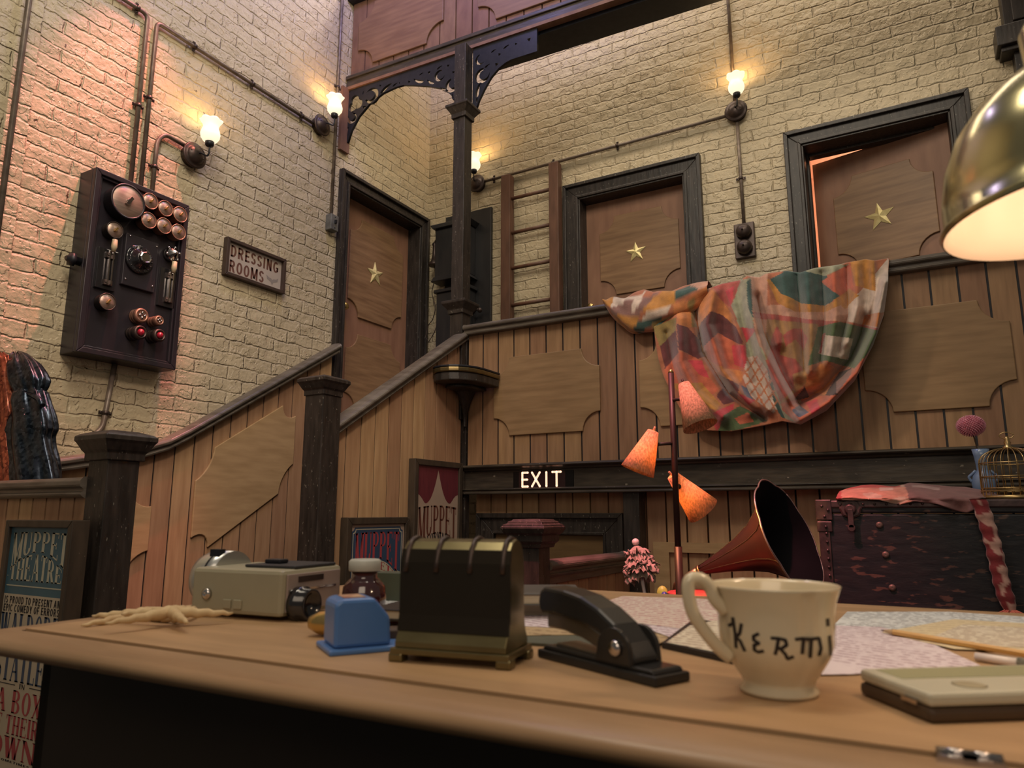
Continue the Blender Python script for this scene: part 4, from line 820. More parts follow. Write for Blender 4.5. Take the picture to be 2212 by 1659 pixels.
OCH, MRN, COR, PNK, TEA, CGR, PEA, GRN, CRE, BLG, OLV, ORA, ROS, TAN, DRK, MAU = (.52,.24,.05), (.15,.032,.035), (.56,.14,.07), (.60,.06,.08), (.045,.10,.09), (.36,.36,.25), (.56,.31,.22), (.10,.145,.06), (.62,.50,.42), (.12,.12,.18), (.30,.21,.07), (.58,.22,.07), (.44,.10,.08), (.40,.22,.09), (.05,.02,.02), (.27,.14,.12)
PR = [(CRE, [(105,335),(280,330),(285,440),(100,445)]), (MAU, [(100,440),(280,365),(440,325),(450,360),(230,560),(110,520)]), (OCH, [(400,350),(555,285),(555,400),(320,480)]), (OCH, [(100,490),(300,500),(260,640),(140,620)]), (TEA, [(550,280),(665,255),(750,310),(550,390)]), (TEA, [(240,580),(330,520),(480,495),(400,570),(250,620)]), (CRE, [(290,510),(545,405),(490,495),(340,530)]), (CRE, [(240,470),(270,330),(330,310),(310,400),(260,500)]), (PEA, [(650,250),(860,235),(740,315)]), (OCH, [(20,340),(110,350),(100,440),(60,430)]),
 (OLV, [(370,560),(540,490),(540,620),(420,700)]), (MRN, [(420,700),(540,580),(560,760),(460,870)]), (COR, [(450,870),(560,740),(680,800),(800,1000),(700,970),(480,970)]), (ORA, [(545,420),(640,390),(690,560),(600,560),(545,540)]), (ORA, [(650,370),(800,290),(960,480),(990,620),(900,510),(800,440),(700,560),(680,640)]), (OLV, [(640,400),(690,380),(670,500),(690,560),(650,560)]), (MRN, [(690,630),(720,530),(790,445),(870,470),(980,560),(1025,690),(930,650),(840,600),(740,710)]), (MRN, [(545,535),(620,560),(700,650),(750,770),(700,790),(560,720)]), (COR, [(560,730),(700,790),(760,900),(850,1010),(800,1050),(640,900)]), (COR, [(740,700),(840,600),(930,650),(1030,700),(1050,870),(900,860),(780,800)]), (PNK, [(940,690),(1035,690),(1052,860),(960,830)]), (PNK, [(620,800),(720,800),(780,930),(700,900)]), (ORA, [(780,800),(900,860),(1045,880),(1010,960),(940,990),(870,900)]), (MRN, [(850,895),(990,980),(985,1090),(880,990)]), (PNK, [(980,1035),(1110,1090),(1060,1120)]), (BLG, [(1000,980),(1060,1000),(1100,1090),(1040,1060)]),
 (OCH, [(500,970),(720,960),(860,1120),(830,1160),(620,1100)]), (MRN, [(830,1060),(870,1000),(960,1100),(880,1120)]), (PNK, [(780,1190),(960,1110),(950,1180),(830,1310)]), (GRN, [(880,1200),(1000,1130),(1200,1240),(1000,1300),(840,1320)]), (COR, [(960,1220),(1060,1175),(1100,1245),(1000,1265)]),
 (ROS, [(800,260),(1010,225),(940,420),(860,360)]), (PNK, [(900,300),(960,260),(940,400)]), (CGR, [(940,400),(1010,220),(1075,205),(1095,480),(1105,565),(1000,565)]), (TEA, [(1050,230),(1080,205),(1100,420),(1095,500),(1060,400)]), (PNK, [(1005,560),(1115,570),(1050,680)]), (CGR, [(1040,680),(1115,590),(1180,760),(1220,900),(1120,800),(1050,800)]), (CRE, [(1050,780),(1130,765),(1220,890),(1295,1130),(1240,1180),(1080,1060),(1025,920)]), (TEA, [(1200,850),(1240,900),(1310,1110),(1390,1240),(1300,1210),(1250,1120)]), (CGR, [(1240,950),(1310,1130),(1420,1250),(1330,1220),(1260,1060)]),
 (PEA, [(1075,195),(1200,170),(1200,400),(1200,800),(1120,640),(1090,450)]), (ROS, [(1090,450),(1560,505),(1560,545),(1110,495)]), (TAN, [(1200,500),(1570,540),(1490,960),(1300,1110),(1180,760)]), (PEA, [(1200,400),(1790,380),(1790,520),(1560,510),(1200,460)]), (TEA, [(1215,215),(1340,150),(1600,160),(1770,310),(1620,405),(1440,385),(1300,315)]), (OCH, [(1190,215),(1215,215),(1300,315),(1440,385),(1620,405),(1790,315),(1790,370),(1620,450),(1400,450),(1270,380)]),
 (ROS, [(1195,790),(1240,620),(1265,550),(1305,620),(1290,760),(1400,790),(1455,870),(1385,900),(1395,1000),(1300,1095),(1220,910)]), (ROS, [(1310,620),(1380,570),(1450,570),(1495,640),(1465,730),(1400,650),(1330,700)]),
 (ROS, [(1560,505),(2010,560),(2010,590),(1560,550)]), (GRN, [(1560,560),(1720,520),(2010,585),(1960,720),(1830,860),(1620,800),(1495,840)]), (CRE, [(1610,615),(1815,640),(1780,795),(1560,750)]), (ROS, [(1600,610),(1625,600),(1590,750),(1565,750)]), (ORA, [(1485,900),(1620,805),(1715,870),(1620,1055),(1470,1010)]), (DRK, [(1390,1085),(1470,985),(1500,1065)]), (DRK, [(1620,1055),(1720,890),(1815,855),(1785,985),(1690,1055)]), (MAU, [(1700,960),(1815,855),(1790,980),(1700,1040)]),
 (CRE, [(1780,400),(2075,60),(2075,450),(1995,565),(1790,520)]), (ORA, [(1900,470),(2040,450),(2000,560),(1880,540)]), (OCH, [(1800,80),(1970,50),(1980,300),(1840,260)]), (COR, [(1590,230),(1800,90),(1830,290),(1720,335)]), (CGR, [(1440,150),(1800,100),(1620,190)]), (OCH, [(1680,360),(1800,280),(1860,330),(1760,430)]),
 (COR, [(1300,1110),(1480,1075),(1700,1050),(2000,640),(2020,720),(1760,1090),(1440,1275),(1310,1160)]), (PNK, [(1480,1110),(1560,1080),(1580,1150),(1520,1190)]), (BLG, [(1378,1160),(1430,1125),(1500,1180),(1430,1215)])]
PRX = [(c, [(1300+x/3.3515, 540+y/3.3515) for x, y in q]) for c, q in PR]
def printcol(x, y):
    col = (.45, .16, .08)
    for c, q in PRX:
        if inpoly(x, y, q): col = c
    X, Y = (x-1300)*3.3515, (y-540)*3.3515
    if inpoly(X, Y, [(1050,780),(1130,765),(1220,890),(1295,1130),(1240,1180),(1080,1060),(1025,920)]) and (abs(((X*.8+Y*.6) % 62)-31) > 25 or abs(((X*.9-Y*.5) % 55)-27) > 22): col = (.55, .20, .09)
    n = noise.noise(Vector((X*.02, Y*.02, 0)))*.12
    return tuple(max(.005, (v*.95)**1.08*(1+n)) for v in col)
RID = [([(1612,603),(1625,680),(1648,760),(1688,840),(1722,893)], 17, .060), ([(1655,600),(1664,660),(1682,740)], 14, .022), ([(1634,640),(1650,720),(1690,810),(1730,880)], 9, -.030), ([(1470,690),(1472,780),(1502,850),(1560,900)], 16, .030), ([(1542,632),(1528,700),(1560,800),(1625,885)], 15, .040), ([(1500,660),(1518,760),(1575,850),(1650,905)], 8, -.035), ([(1580,630),(1598,720),(1618,830),(1660,885)], 12, .02),
 ([(1730,908),(1790,868),(1850,805),(1890,720),(1912,610)], 12, .055), ([(1720,872),(1780,840),(1838,775),(1872,690)], 15, -.035), ([(1690,600),(1706,700),(1722,810)], 17, .020), ([(1742,592),(1752,700),(1752,800)], 14, .026), ([(1722,595),(1730,700),(1737,800)], 8, -.016), ([(1800,582),(1806,680),(1790,780)], 15, .024), ([(1775,590),(1780,690),(1772,780)], 8, -.016), ([(1850,572),(1852,660),(1832,740)], 13, .022), ([(1828,578),(1832,680),(1812,760)], 7, -.014), ([(1885,566),(1886,640),(1868,710)], 9, .014), ([(1440,720),(1455,800),(1480,870)], 10, -.015)]
def segd(x, y, a, c):
    dx, dy = c[0]-a[0], c[1]-a[1]; t = max(0, min(1, ((x-a[0])*dx+(y-a[1])*dy)/(dx*dx+dy*dy))); return math.hypot(x-a[0]-dx*t, y-a[1]-dy*t)
def disp(x, y):
    d = 0
    for q, wd, h in RID:
        m = min(segd(x, y, a, c) for a, c in zip(q, q[1:])); d += 2.4*h*math.exp(-abs(m/(wd*.85))**1.7)
    return d+.006*noise.noise(Vector((x*.02, y*.02, 3)))+.003*noise.noise(Vector((x*.06, y*.06, 1)))
th = thing('draped_cloth', 'large colourful patterned velvet cloth draped over the gallery rail', 'cloth', (-.7, GB-.1, .44))
CL = vcol('printed_velvet', .8, .35, 160, .5)
tops = arcl([(1413,706),(1440,684),(1475,660),(1520,628),(1560,614),(1600,606),(1614,597),(1640,600),(1655,592),(1700,586),(1728,590),(1760,580),(1812,573),(1830,568),(1870,561),(1890,564),(1921,559)], 300)
bots = arcl([(1488,912),(1530,930),(1580,932),(1640,921),(1690,910),(1730,916),(1785,886),(1845,822),(1885,745),(1908,680),(1917,612)], 300)
NR = 170; g = []; cols = []; SY = GB-.075
for k in range(-5, NR):
    row = []
    for i in range(300):
        T_, B_ = tops[i], bots[i]
        if k <= 0:
            p = onY(T_[0], T_[1], SY-.02*0-disp(T_[0], T_[1]+6)*.5)
            if k < 0:
                q = -k/5; p = Vector((p.x, p.y+(.19)*q, p.z+.018*math.sin(math.pi*q)-.02*q))
            x, y = T_[0], T_[1]-k*-1.5
            row.append(p); cols.append(printcol(T_[0], T_[1]+2)); continue
        t = k/(NR-1); bx, by = lerp([(0, 0), (1, 1)], t)
        bow = math.sin(math.pi*t)*(-18 if i < 48 else 0)*(1-i/48)
        x, y = T_[0]+(B_[0]-T_[0])*t+bow, T_[1]+(B_[1]-T_[1])*t
        p = onY(x, y, SY-.012-disp(x, y)*min(1, .5+t*2)); row.append(p); cols.append(printcol(x, y))
    g.append(row)
b = MB(); b.sheet(g); o = b.build('hanging_fall', CL, th, solid=.006); paint(o, cols)
# twisted end lying along the rail
sec = [(1312,648,664),(1322,644,684),(1335,642,699),(1352,640,712),(1370,632,722),(1395,628,723),(1420,633,715),(1450,626,702),(1480,619,688),(1510,613,668),(1535,610,650)]
g = []; cols = []
for i in range(60):
    x, yt, yb_ = lerp(sec, i/59); c = onY(x, (yt+yb_)/2, GB-.05); hz = (yb_-yt)/2/F*4.0; row = []
    for k in range(28):
        a = 2*math.pi*k/28; rr = 1+.10*math.sin(5*a+i*.25)+.10*noise.noise(Vector((i*.12, math.cos(a)*2, math.sin(a)*2)))
        P = Vector((c.x, c.y-math.cos(a)*.075*rr, c.z+math.sin(a)*hz*rr)); row.append(P)
        cols.append(printcol(x, (yt+yb_)/2-math.sin(a)*(yb_-yt)/2))
    g.append(row)
b = MB(); b.sheet(g, closed=True); b.f.append(list(range(28))); b.m.append(0); b.s.append(True); o = b.build('twisted_end', CL, th); paint(o, cols)
# ================================================================ sequined costumes behind the low partition
def glit(name, c1, c2, met):
    m, t, bb = base_mat(name); L = t.links; tc = nd(t, 'ShaderNodeTexCoord'); v = nd(t, 'ShaderNodeTexVoronoi'); v.inputs['Scale'].default_value = 75; L.new(tc.outputs['Object'], v.inputs['Vector'])
    col = mixc(t, v.outputs['Color'], c1, c2); L.new(col, bb.inputs['Base Color']); bb.inputs['Metallic'].default_value = met; bb.inputs['Roughness'].default_value = .26
    bp = nd(t, 'ShaderNodeBump'); bp.inputs['Strength'].default_value = .9; bp.inputs['Distance'].default_value = .022; L.new(v.outputs['Color'], bp.inputs['Height']); L.new(bp.outputs[0], bb.inputs['Normal']); return m
def costume(name, label, rows, m, Y, seed, dep=.55):
    c0 = onY((rows[-1][1]+rows[-1][2])/2, rows[-1][0], Y); th = thing(name, label, 'costume', (c0.x, Y, DK)); g = []; N = 64
    n = 70
    for i in range(n+8):
        if i < n: y, xl, xr = lerp(rows, i/(n-1)); L_, R__ = onY(xl, y, Y), onY(xr, y, Y); z = L_.z; cx_, r = (L_.x+R__.x)/2, (R__.x-L_.x)/2
        else: z = z-( z-DK)/(n+8-i); r *= 1.004
        row = []
        for k in range(N):
            a = 2*math.pi*k/N; q = 1+.07*math.sin(6*a+seed+z*4)+.05*math.sin(11*a+z*9+seed)+.16*noise.noise(Vector((math.cos(a)*1.4+seed, math.sin(a)*1.4, z*7)))
            row.append(Vector((cx_+r*q*math.cos(a), Y+dep*r*q*math.sin(a), z+.006*math.sin(9*a))))
        g.append(row)
    b = MB(); b.sheet(g, closed=True); b.f.append(list(range(N))); b.m.append(0); b.s.append(True); b.build('gown', m, th); return th
BLS = glit('black_sequins', (.003,.006,.011), (.07,.095,.13), .85); RDS = glit('red_gold_sequins', (.10,.012,.010), (.55,.17,.09), .55)
t1 = costume('sequined_gown', 'glossy black sequined costume standing behind the low partition at the left edge', [(763,30,42),(772,24,57),(792,18,73),(812,18,83),(830,20,91),(842,25,90),(850,30,88),(856,28,93),(872,24,98),(892,26,102),(915,24,104),(935,22,105),(948,24,101),(975,26,104),(1005,28,110),(1045,28,117),(1090,26,120)], BLS, 1.69, 2.0, .45)
b = MB(); pts = [onY(x, y, 1.66) for x, y in ((26,855),(45,850),(66,852),(84,862),(92,876))]; b.tube(pts, .012, 8); pts = [onY(x, y, 1.66) for x, y in ((30,945),(42,975),(55,1010),(70,1045))]; b.tube(pts, .010, 8); b.build('ribbed_trim', BLS, t1)
costume('sequined_gown', 'red and gold sequined costume cut by the left edge of the picture', [(765,-10,4),(775,-10,14),(800,-10,18),(835,-10,20),(870,-10,25),(895,-10,27),(915,-10,22),(935,-10,19),(965,-10,22),(1000,-10,30),(1045,-10,33),(1090,-10,34)], RDS, 1.64, 5.0, .35)
# ================================================================ floor lamp with three cone shades
def shade_mat(name, c, tr=.55, sc=(60, 60, 6), glow=None):
    m = bpy.data.materials.new(name); m.use_nodes = True; t = m.node_tree; t.nodes.remove(t.nodes['Principled BSDF']); L = t.links
    tc = nd(t, 'ShaderNodeTexCoord'); mp = nd(t, 'ShaderNodeMapping'); mp.inputs['Scale'].default_value = sc; L.new(tc.outputs['Object'], mp.inputs[0]); no = nd(t, 'ShaderNodeTexNoise'); no.inputs['Scale'].default_value = 3; no.inputs['Detail'].default_value = 5; L.new(mp.outputs[0], no.inputs['Vector'])
    rp = nd(t, 'ShaderNodeMapRange'); rp.inputs[1].default_value = .35; rp.inputs[2].default_value = .65; L.new(no.outputs[0], rp.inputs[0])
    col = mixc(t, rp.outputs[0], tuple(v*.62 for v in c), tuple(min(1, v*1.18) for v in c))
    d = nd(t, 'ShaderNodeBsdfDiffuse'); s = nd(t, 'ShaderNodeBsdfTranslucent'); mx = nd(t, 'ShaderNodeMixShader'); mx.inputs[0].default_value = tr
    L.new(col, d.inputs[0]); L.new(col, s.inputs[0]); L.new(d.outputs[0], mx.inputs[1]); L.new(s.outputs[0], mx.inputs[2]); L.new(mx.outputs[0], t.nodes['Material Output'].inputs[0]); return m
FIB = shade_mat('fibre_shade', (.86, .55, .36), .42, (60, 60, 30))
PY_ = 2.42; pt_, pb_ = onY(1449, 800, PY_), onY(1441, 1285, PY_)
th = thing('floor_lamp', 'tall dark pole lamp with three cone shades, two of them glowing orange', 'floor lamp', (pt_.x, PY_, DK))
PM = mat('lamp_pole', (.055, .024, .020), (.035, .016, .014), .45, .15, ns=10)
b = MB(); b.tube([(pt_.x, PY_, DK+.02), (pt_.x, PY_, pb_.z+.16)], .0135, 14); b.tube([(pt_.x, PY_, pb_.z+.16), (pt_.x, PY_, pt_.z-.01)], .0105, 14); b.build('pole', PM, th)
b = MB(); b.lathe([(.0105, 0), (.008, .008), (.003, .014)], (pt_.x, PY_, pt_.z-.01), (0, 0, 1), 12); b.build('finial', BRASS, th)
b = MB(); b.lathe([(.14, 0), (.14, .012), (.11, .02), (.02, .03), (.0135, .05)], (pt_.x, PY_, DK), (0, 0, 1), 32); b.build('base', PM, th)
def cone_shade(a, c, r0, r1, dt, db, lit, pole_y, lc_=(1, .40, .10)):
    A, B_ = ray(*a)*dt, ray(*c)*db; ax = (B_-A); L = ax.length; ax.normalize()
    b = MB(); b.lathe([(r0, 0), (r0+(r1-r0)*.5, L*.5), (r1, L)], A, ax, 40, cap=False); s = b.build('lamp_shade', FIB, th, solid=.0015)
    b = MB(); b.lathe([(r0, -.001), (.001, -.001)], A, ax, 24, cap=False); b.tube([A-ax*.001, A-ax*.018], .004, 8); b.build('shade_cap', FIB if lit else PM, s)
    P = Vector((pt_.x, PY_, onY(1445, pole_y, PY_).z)); M_ = A+ax*(L*.34); dd = (M_-P); dd.normalize(); Q = P+dd*((M_-P).length-(r0+(r1-r0)*.34))
    b = MB(); b.tube([P, Q], .006, 8); b.ball(Q, .011, 10); b.build('swivel_arm', BRONZE, s)
    b = MB(); b.ball(A+ax*(L*.42), .019, 14); b.lathe([(.014, 0), (.014, L*.25)], A+ax*.01, ax, 12); b.build('bulb', emis('lamp_bulb_lit', (1, .55, .2), 6) if lit else mat('bulb_off', (.6, .55, .5), rough=.2), s)
    if lit: lamp('floor_lamp_bulb', 'POINT', A+ax*(L*.66), None, lit, lc_, .012)
cone_shade((1477, 829), (1513, 921), .019, .058, 2.44, 2.37, 0, 865)
cone_shade((1411, 932), (1377, 1018), .019, .058, 2.44, 2.42, 7.5, 958)
cone_shade((1452, 1027), (1519, 1103), .019, .060, 2.48, 2.48, 8.5, 1050, (1, .50, .13))
# ================================================================ gramophone
gp = onY(1500, 1278, 2.74)
th = thing('gramophone', 'gramophone with large dark flared horn, the wide black mouth opening to the right', 'gramophone', (gp.x, 2.74, -.60))
HORN = mat('horn_maroon', (.040, .012, .015), (.024, .010, .013), .42, .15, ns=5, bump=.05)
HIN = mat('horn_inside', (.0035, .0035, .005), (.006, .005, .007), .85, ns=5, spec=.1)
nk = ray(1512, 1232)*2.74; mc = ray(1706, 1158)*2.53; ax = (mc-nk); L = ax.length; axn = ax.normalized()
prof = [(.016, 0), (.026, L*.12), (.042, L*.3), (.064, L*.5), (.094, L*.7), (.135, L*.86), (.175, L*.95), (.205, L)]
sc_ = lambda t, k: 1+(.035*abs(math.sin(4*t)) if k >= 6 else .0)-(.02 if k in (2, 3, 4, 5) and False else 0)
b = MB(); b.lathe(prof, nk, axn, 48, rf=lambda t, k: 1+(.05 if k == 7 else .03 if k == 6 else .012)*abs(math.cos(4*t)), cap=False); hn = b.build('horn', HORN, th)
b = MB(); b.lathe([(r*.975, h+.002) for r, h in prof], nk, axn, 48, rf=lambda t, k: 1+(.05 if k == 7 else .03 if k == 6 else .012)*abs(math.cos(4*t)), cap=False); b.build('horn_inside', HIN, hn)
b = MB(); t_ = axn.orthogonal().normalized(); u_ = axn.cross(t_); ringp = [nk+axn*L+(t_*math.cos(2*math.pi*i/96)+u_*math.sin(2*math.pi*i/96))*(.205*(1+.05*abs(math.cos(4*2*math.pi*i/96)))) for i in range(97)]; b.tube(ringp, .0032, 6); b.build('rim', mat('horn_rim', (.42, .32, .30), rough=.3, metal=.7), hn)
for q in range(8):
    b = MB(); a = 2*math.pi*(q+.5)/8; b.tube([nk+axn*h+(t_*math.cos(a)+u_*math.sin(a))*(r*1.004) for r, h in prof], .0022, 6); b.build('seam', BRONZE, hn)
b = MB(); b.lathe([(.021, -.006), (.021, .006)], nk, axn, 20); b.tube([nk, nk-axn*.05+Vector((0, 0, -.004)), nk-axn*.12+Vector((0, .02, -.02)), nk-axn*.16+Vector((.02, .03, -.055))], [.018, .014, .012, .012], 12); b.build('tone_arm', mat('old_brass', (.40, .26, .12), (.25, .16, .08), .35, .8, ns=14), th)
b = MB(); b.box(gp.x-.11, gp.x+.16, 2.61, 2.89, -.40, gp.z-.012); b.box(gp.x-.125, gp.x+.175, 2.595, 2.905, -.42, -.40); b.build('case', W_DARK, th, bevel=.005)
b = MB(); b.lathe([(.118, 0), (.120, .004), (.118, .008), (.001, .008)], (gp.x+.02, 2.745, gp.z-.010), (0, 0, 1), 40); b.build('turntable', mat('red_lit_platter', (.55, .06, .06), (.45, .05, .05), .7), th)  # red stage light on the turntable is put into its colour
b = MB(); [b.box(gp.x+sx-.02, gp.x+sx+.02, sy-.02, sy+.02, DK, -.44) for sx in (-.23, .15) for sy in (2.60, 2.90)]; b.box(gp.x-.26, gp.x+.19, 2.57, 2.93, -.44, -.42); tt = b.build('side_table', W_DARK, bevel=.003); tag(tt, 'low dark side table carrying the gramophone', 'table')
c = onY(1431, 1279, 2.72); th = thing('bird_ornament', 'tiny yellow, green and blue bird ornament left of the floor lamp pole', 'ornament', (c.x, 2.72, -.42))
b = MB(); b.ball((c.x, 2.72, c.z-.005), .022, 14, sq=(1, .8, 1.3)); b.build('body', mat('ornament_yellow', (.55, .60, .12), (.35, .5, .1), .35, ns=40), th)
b = MB(); b.ball((c.x+.012, 2.705, c.z-.014), .014, 12, sq=(1, .8, 1.3)); b.build('wing', mat('ornament_blue', (.04, .05, .35), rough=.3), th)
b = MB(); b.lathe([(.028, -.4185-c.z), (.026, -.41-c.z), (.010, -.39-c.z), (.008, -.03)], (c.x, 2.72, c.z), (0, 0, 1), 16); b.build('stand', IRON, th)
# ================================================================ lace parasol
a, c = onY(1373, 1171, 3.12), onY(1394, 1292, 3.10); ax = (a-c).normalized()
th = thing('lace_parasol', 'closed cream lace parasol with a white ball tip, in front of the pink railing', 'parasol', (c.x+.05, 2.9, DK))
LACE = mat('lace', (.46, .37, .31), (.32, .25, .20), .8, ns=30, bump=.4)
WH = mat('white_enamel', (.80, .72, .68), (.74, .66, .62), .3)
b = MB(); foot = c-ax*((c.z-DK)/ax.z); b.tube([foot, a-ax*.02], .0075, 10); b.build('stick', WH, th)
b = MB(); b.ball(a, .0165, 16); b.build('ball_tip', WH, th)
b = MB()
for lay, (r0, r1, h0, h1) in enumerate(((.010, .040, -.018, -.060), (.018, .056, -.040, -.085), (.022, .066, -.065, -.105), (.022, .070, -.088, -.132), (.016, .058, -.112, -.165), (.026, .050, -.030, -.050), (.028, .064, -.100, -.112))):
    t_ = ax.orthogonal().normalized(); u_ = ax.cross(t_); g = []
    for i in range(12):
        f = i/11; row = []
        for k in range(140):
            an = 2*math.pi*k/140; rr = r0+(r1-r0)*f**.8; q = Vector((math.cos(an)*3.2, math.sin(an)*3.2, lay*2.3+f))
            wv_ = f*(.34*noise.noise(q)+.26*noise.noise(q*2.7)+.10*math.sin(23*an+lay)); hh = h0+(h1-h0)*f+f*.030*noise.noise(q*1.9+Vector((5, 0, 0)))
            row.append(a+ax*hh+(t_*math.cos(an)+u_*math.sin(an))*(rr*(1+wv_)))
        g.append(row)
    b.sheet(g, closed=True)
b.build('ruffles', LACE, th, solid=.001)
# ================================================================ trunk and what lies on it
TX0, TX1, TY, TZ0, TZ1 = -.350, 1.05, 3.10, -.385, .047
th = thing('travel_trunk', 'big worn black travel trunk with riveted metal edges, behind the desk on the right', 'trunk', (.35, TY+.27, TZ0))
TRK = mat('worn_black_leather', (.011, .013, .018), (.022, .020, .024), .45, sc=(3, 3, 9), ns=4, bump=.5, bd=.004, fleck=(.095, .055, .045), fs=20, ft=.60, fsc=(.8, .8, 2.4), detail=9)
TMT = mat('trunk_metal', (.13, .085, .085), (.07, .05, .052), .38, .6, ns=26, bump=.5, bd=.003)
b = MB(); b.box(TX0, TX1, TY, TY+.52, TZ0, TZ1-.05); b.build('body', TRK, th, bevel=.006)
b = MB(); b.box(TX0-.003, TX1+.003, TY-.003, TY+.523, TZ1-.047, TZ1); b.build('lid', TRK, th, bevel=.006)
b = MB(); b.box(TX0-.006, TX0+.035, TY-.007, TY+.004, TZ0, TZ1-.052); b.box(TX0-.006, TX1, TY-.007, TY+.004, TZ0, TZ0+.028); b.box(TX0-.006, TX0+.005, TY-.007, TY+.5, TZ0, TZ0+.03); b.build('edge_binding', TMT, th, bevel=.003)
b = MB(); b.box(TX0-.008, TX1, TY-.009, TY+.015, TZ1-.028, TZ1+.003); b.box(TX0-.008, TX0+.012, TY-.009, TY+.52, TZ1-.028, TZ1+.003); b.build('lid_binding', TMT, th, bevel=.006)
b = MB(); b.box(TX0-.012, TX0+.048, TY-.012, TY+.03, TZ1-.075, TZ1+.006); b.box(TX0-.011, TX0+.045, TY-.010, TY+.02, TZ1-.12, TZ1-.078); b.build('corner_guard', TMT, th, bevel=.004)
b = MB()
for i in range(9): b.ball((TX0+.022, TY-.009, TZ0+.05+i*.032), .0055, 8)
for x, z in ((.012, .02), (.034, .035), (.02, .06), (.022, .10)): b.ball((TX0+x, TY-.013, TZ1-z), .006, 8)
for i in range(30): b.ball((TX0+.02+i*.040, TY-.009, TZ0+.013), .0055, 8)
for i in range(10): b.ball((TX0+.08+i*.04, TY-.010, TZ1-.013), .005, 8)
o = b.build('rivets', TMT, th); o['kind'] = 'stuff'
for i, z in enumerate((-.045, -.155, -.275)):
    b = MB(); b.lathe([(.013, 0), (.012, .004), (.004, .006), (.001, .005)], (TX0+.21+i*.012, TY-.002, z), (0, -1, 0), 16); b.build('stud', mat('stud_brass_%d' % i, (.16, .12, .10), rough=.5, metal=.4), th)
cl = onY(1838, 1105, TY)
k = MB(); k.lathe([(.040, 0), (.042, .004), (.034, .008)], (cl.x, TY-.004, cl.z+.012), (0, -1, 0), 8, sm=False); k.lathe([(.020, .008), (.022, .018), (.016, .024)], (cl.x, TY-.004, cl.z+.008), (0, -1, 0), 16); ck = k.build('lock', TMT, th, bevel=.002)
b = MB(); b.box(cl.x-.010, cl.x+.010, TY-.034, TY-.026, cl.z-.062, cl.z+.01); b.lathe([(.014, 0), (.014, .008)], (cl.x, TY-.026, cl.z-.062), (0, -1, 0), 12); b.build('hasp', TMT, ck, bevel=.002)
b = MB(); b.box(-.30, 1.0, 3.14, 3.6, DK, TZ0-.001); o = b.build('wooden_crate', W_DARK, bevel=.004); tag(o, 'dark low crate under the big black travel trunk', 'crate')
# mauve coat
CT = vcol('coat_cloth', .75, .25, 120, .2)
th = thing('folded_coat', 'mauve and coral coat spread over the left part of the black trunk', 'coat', (0, 3.3, TZ1))
g = []; cols = []; NU, NV = 90, 34
back = [(1815,1062),(1835,1054),(1862,1049),(1900,1050),(1935,1050),(1965,1045),(2000,1047),(2040,1051),(2085,1053),(2130,1060),(2158,1070)]
front = [(1806,1079),(1830,1079),(1862,1080),(1900,1079),(1930,1086),(1944,1091),(1975,1083),(2010,1087),(2050,1098),(2090,1108),(2116,1098)]
bk, fr = arcl(back, NU), arcl(front, NU)
for j in range(NV):
    row = []
    for i in range(NU):
        t = j/(NV-1); A, B_ = bk[i], fr[i]
        if t < .7:
            f = t/.7; Yc = 3.34-.26*f; yy = A[1]+(1077-A[1])*f**1.5; xx = A[0]+(B_[0]-A[0])*f
        else:
            f = (t-.7)/.3; Yc = 3.08; yy = 1077+(B_[1]-1077)*f; xx = B_[0]
        n_ = noise.noise(Vector((xx*.022, t*3.2, 0)))
        P = onY(xx, yy, Yc-.012*math.sin(xx*.09)*f-.01*n_); P.z = max(P.z+.006*n_, (TZ1+.004 if t < .68 else -9)); row.append(P)
        c_ = (.24, .105, .10)
        if xx < 1950+20*t: c_ = (.60, .26, .18) if n_ > -.1 else (.62, .40, .30)
        if 1830 < xx < 1945 and t < .22: c_ = (.50, .08, .07)
        if 1900 < xx < 1930 and .2 < t < .4: c_ = (.75, .50, .42)
        if xx < 1818: c_ = (.45, .06, .06)
        if 1970 < xx < 2030 and .15 < t < .3: c_ = (.42, .26, .24)
        cols.append(c_)
    g.append(row)
b = MB(); b.sheet(g); o = b.build('coat_body', CT, th, solid=.005); paint(o, cols)
# patchwork cord with tassel
th = thing('tasselled_cord', 'pink and maroon patched cord with coral tassel, hanging down the trunk front', 'cord', (.2, 3.06, -.35))
cp = arcl([(2112,1078),(2122,1100),(2133,1135),(2146,1180),(2156,1225),(2165,1265),(2176,1300),(2183,1322)], 60); g = []; cols = []
for i, (x, y) in enumerate(cp):
    P = onY(x, y, 3.055); r = .0255*(1+.08*math.sin(i*.9)) if i < 55 else .0255-.002*(i-54)
    for k in range(20):
        a = 2*math.pi*k/20
        cols.append((.26, .025, .03) if noise.noise(Vector((i*.14, math.cos(a)*.9, math.sin(a)*.9))) > -.02 else (.60, .34, .28))
    g.append([P+Vector((r*math.cos(2*math.pi*k/20), r*.8*math.sin(2*math.pi*k/20), 0)) for k in range(20)])
b = MB(); b.sheet(g, closed=True); b.f.append(list(range(20))); b.m.append(0); b.s.append(True); o = b.build('cord', CT, th); paint(o, cols)
kn_ = onY(2183, 1318, 3.05); b = MB()
for i in range(70):
    a = random.uniform(0, 2*math.pi); r = random.uniform(.2, 1); dx, dy = math.cos(a)*r, math.sin(a)*r*.6
    b.tube([kn_+Vector((dx*.018, dy*.015, 0)), kn_+Vector((dx*.045, dy*.03, -.012)), kn_+Vector((dx*.068, dy*.04, -.045-.02*random.random()))], .0022, 5)
b.build('tassel', mat('coral_tassel', (.75, .22, .16), (.62, .14, .10), .7, ns=60), th)
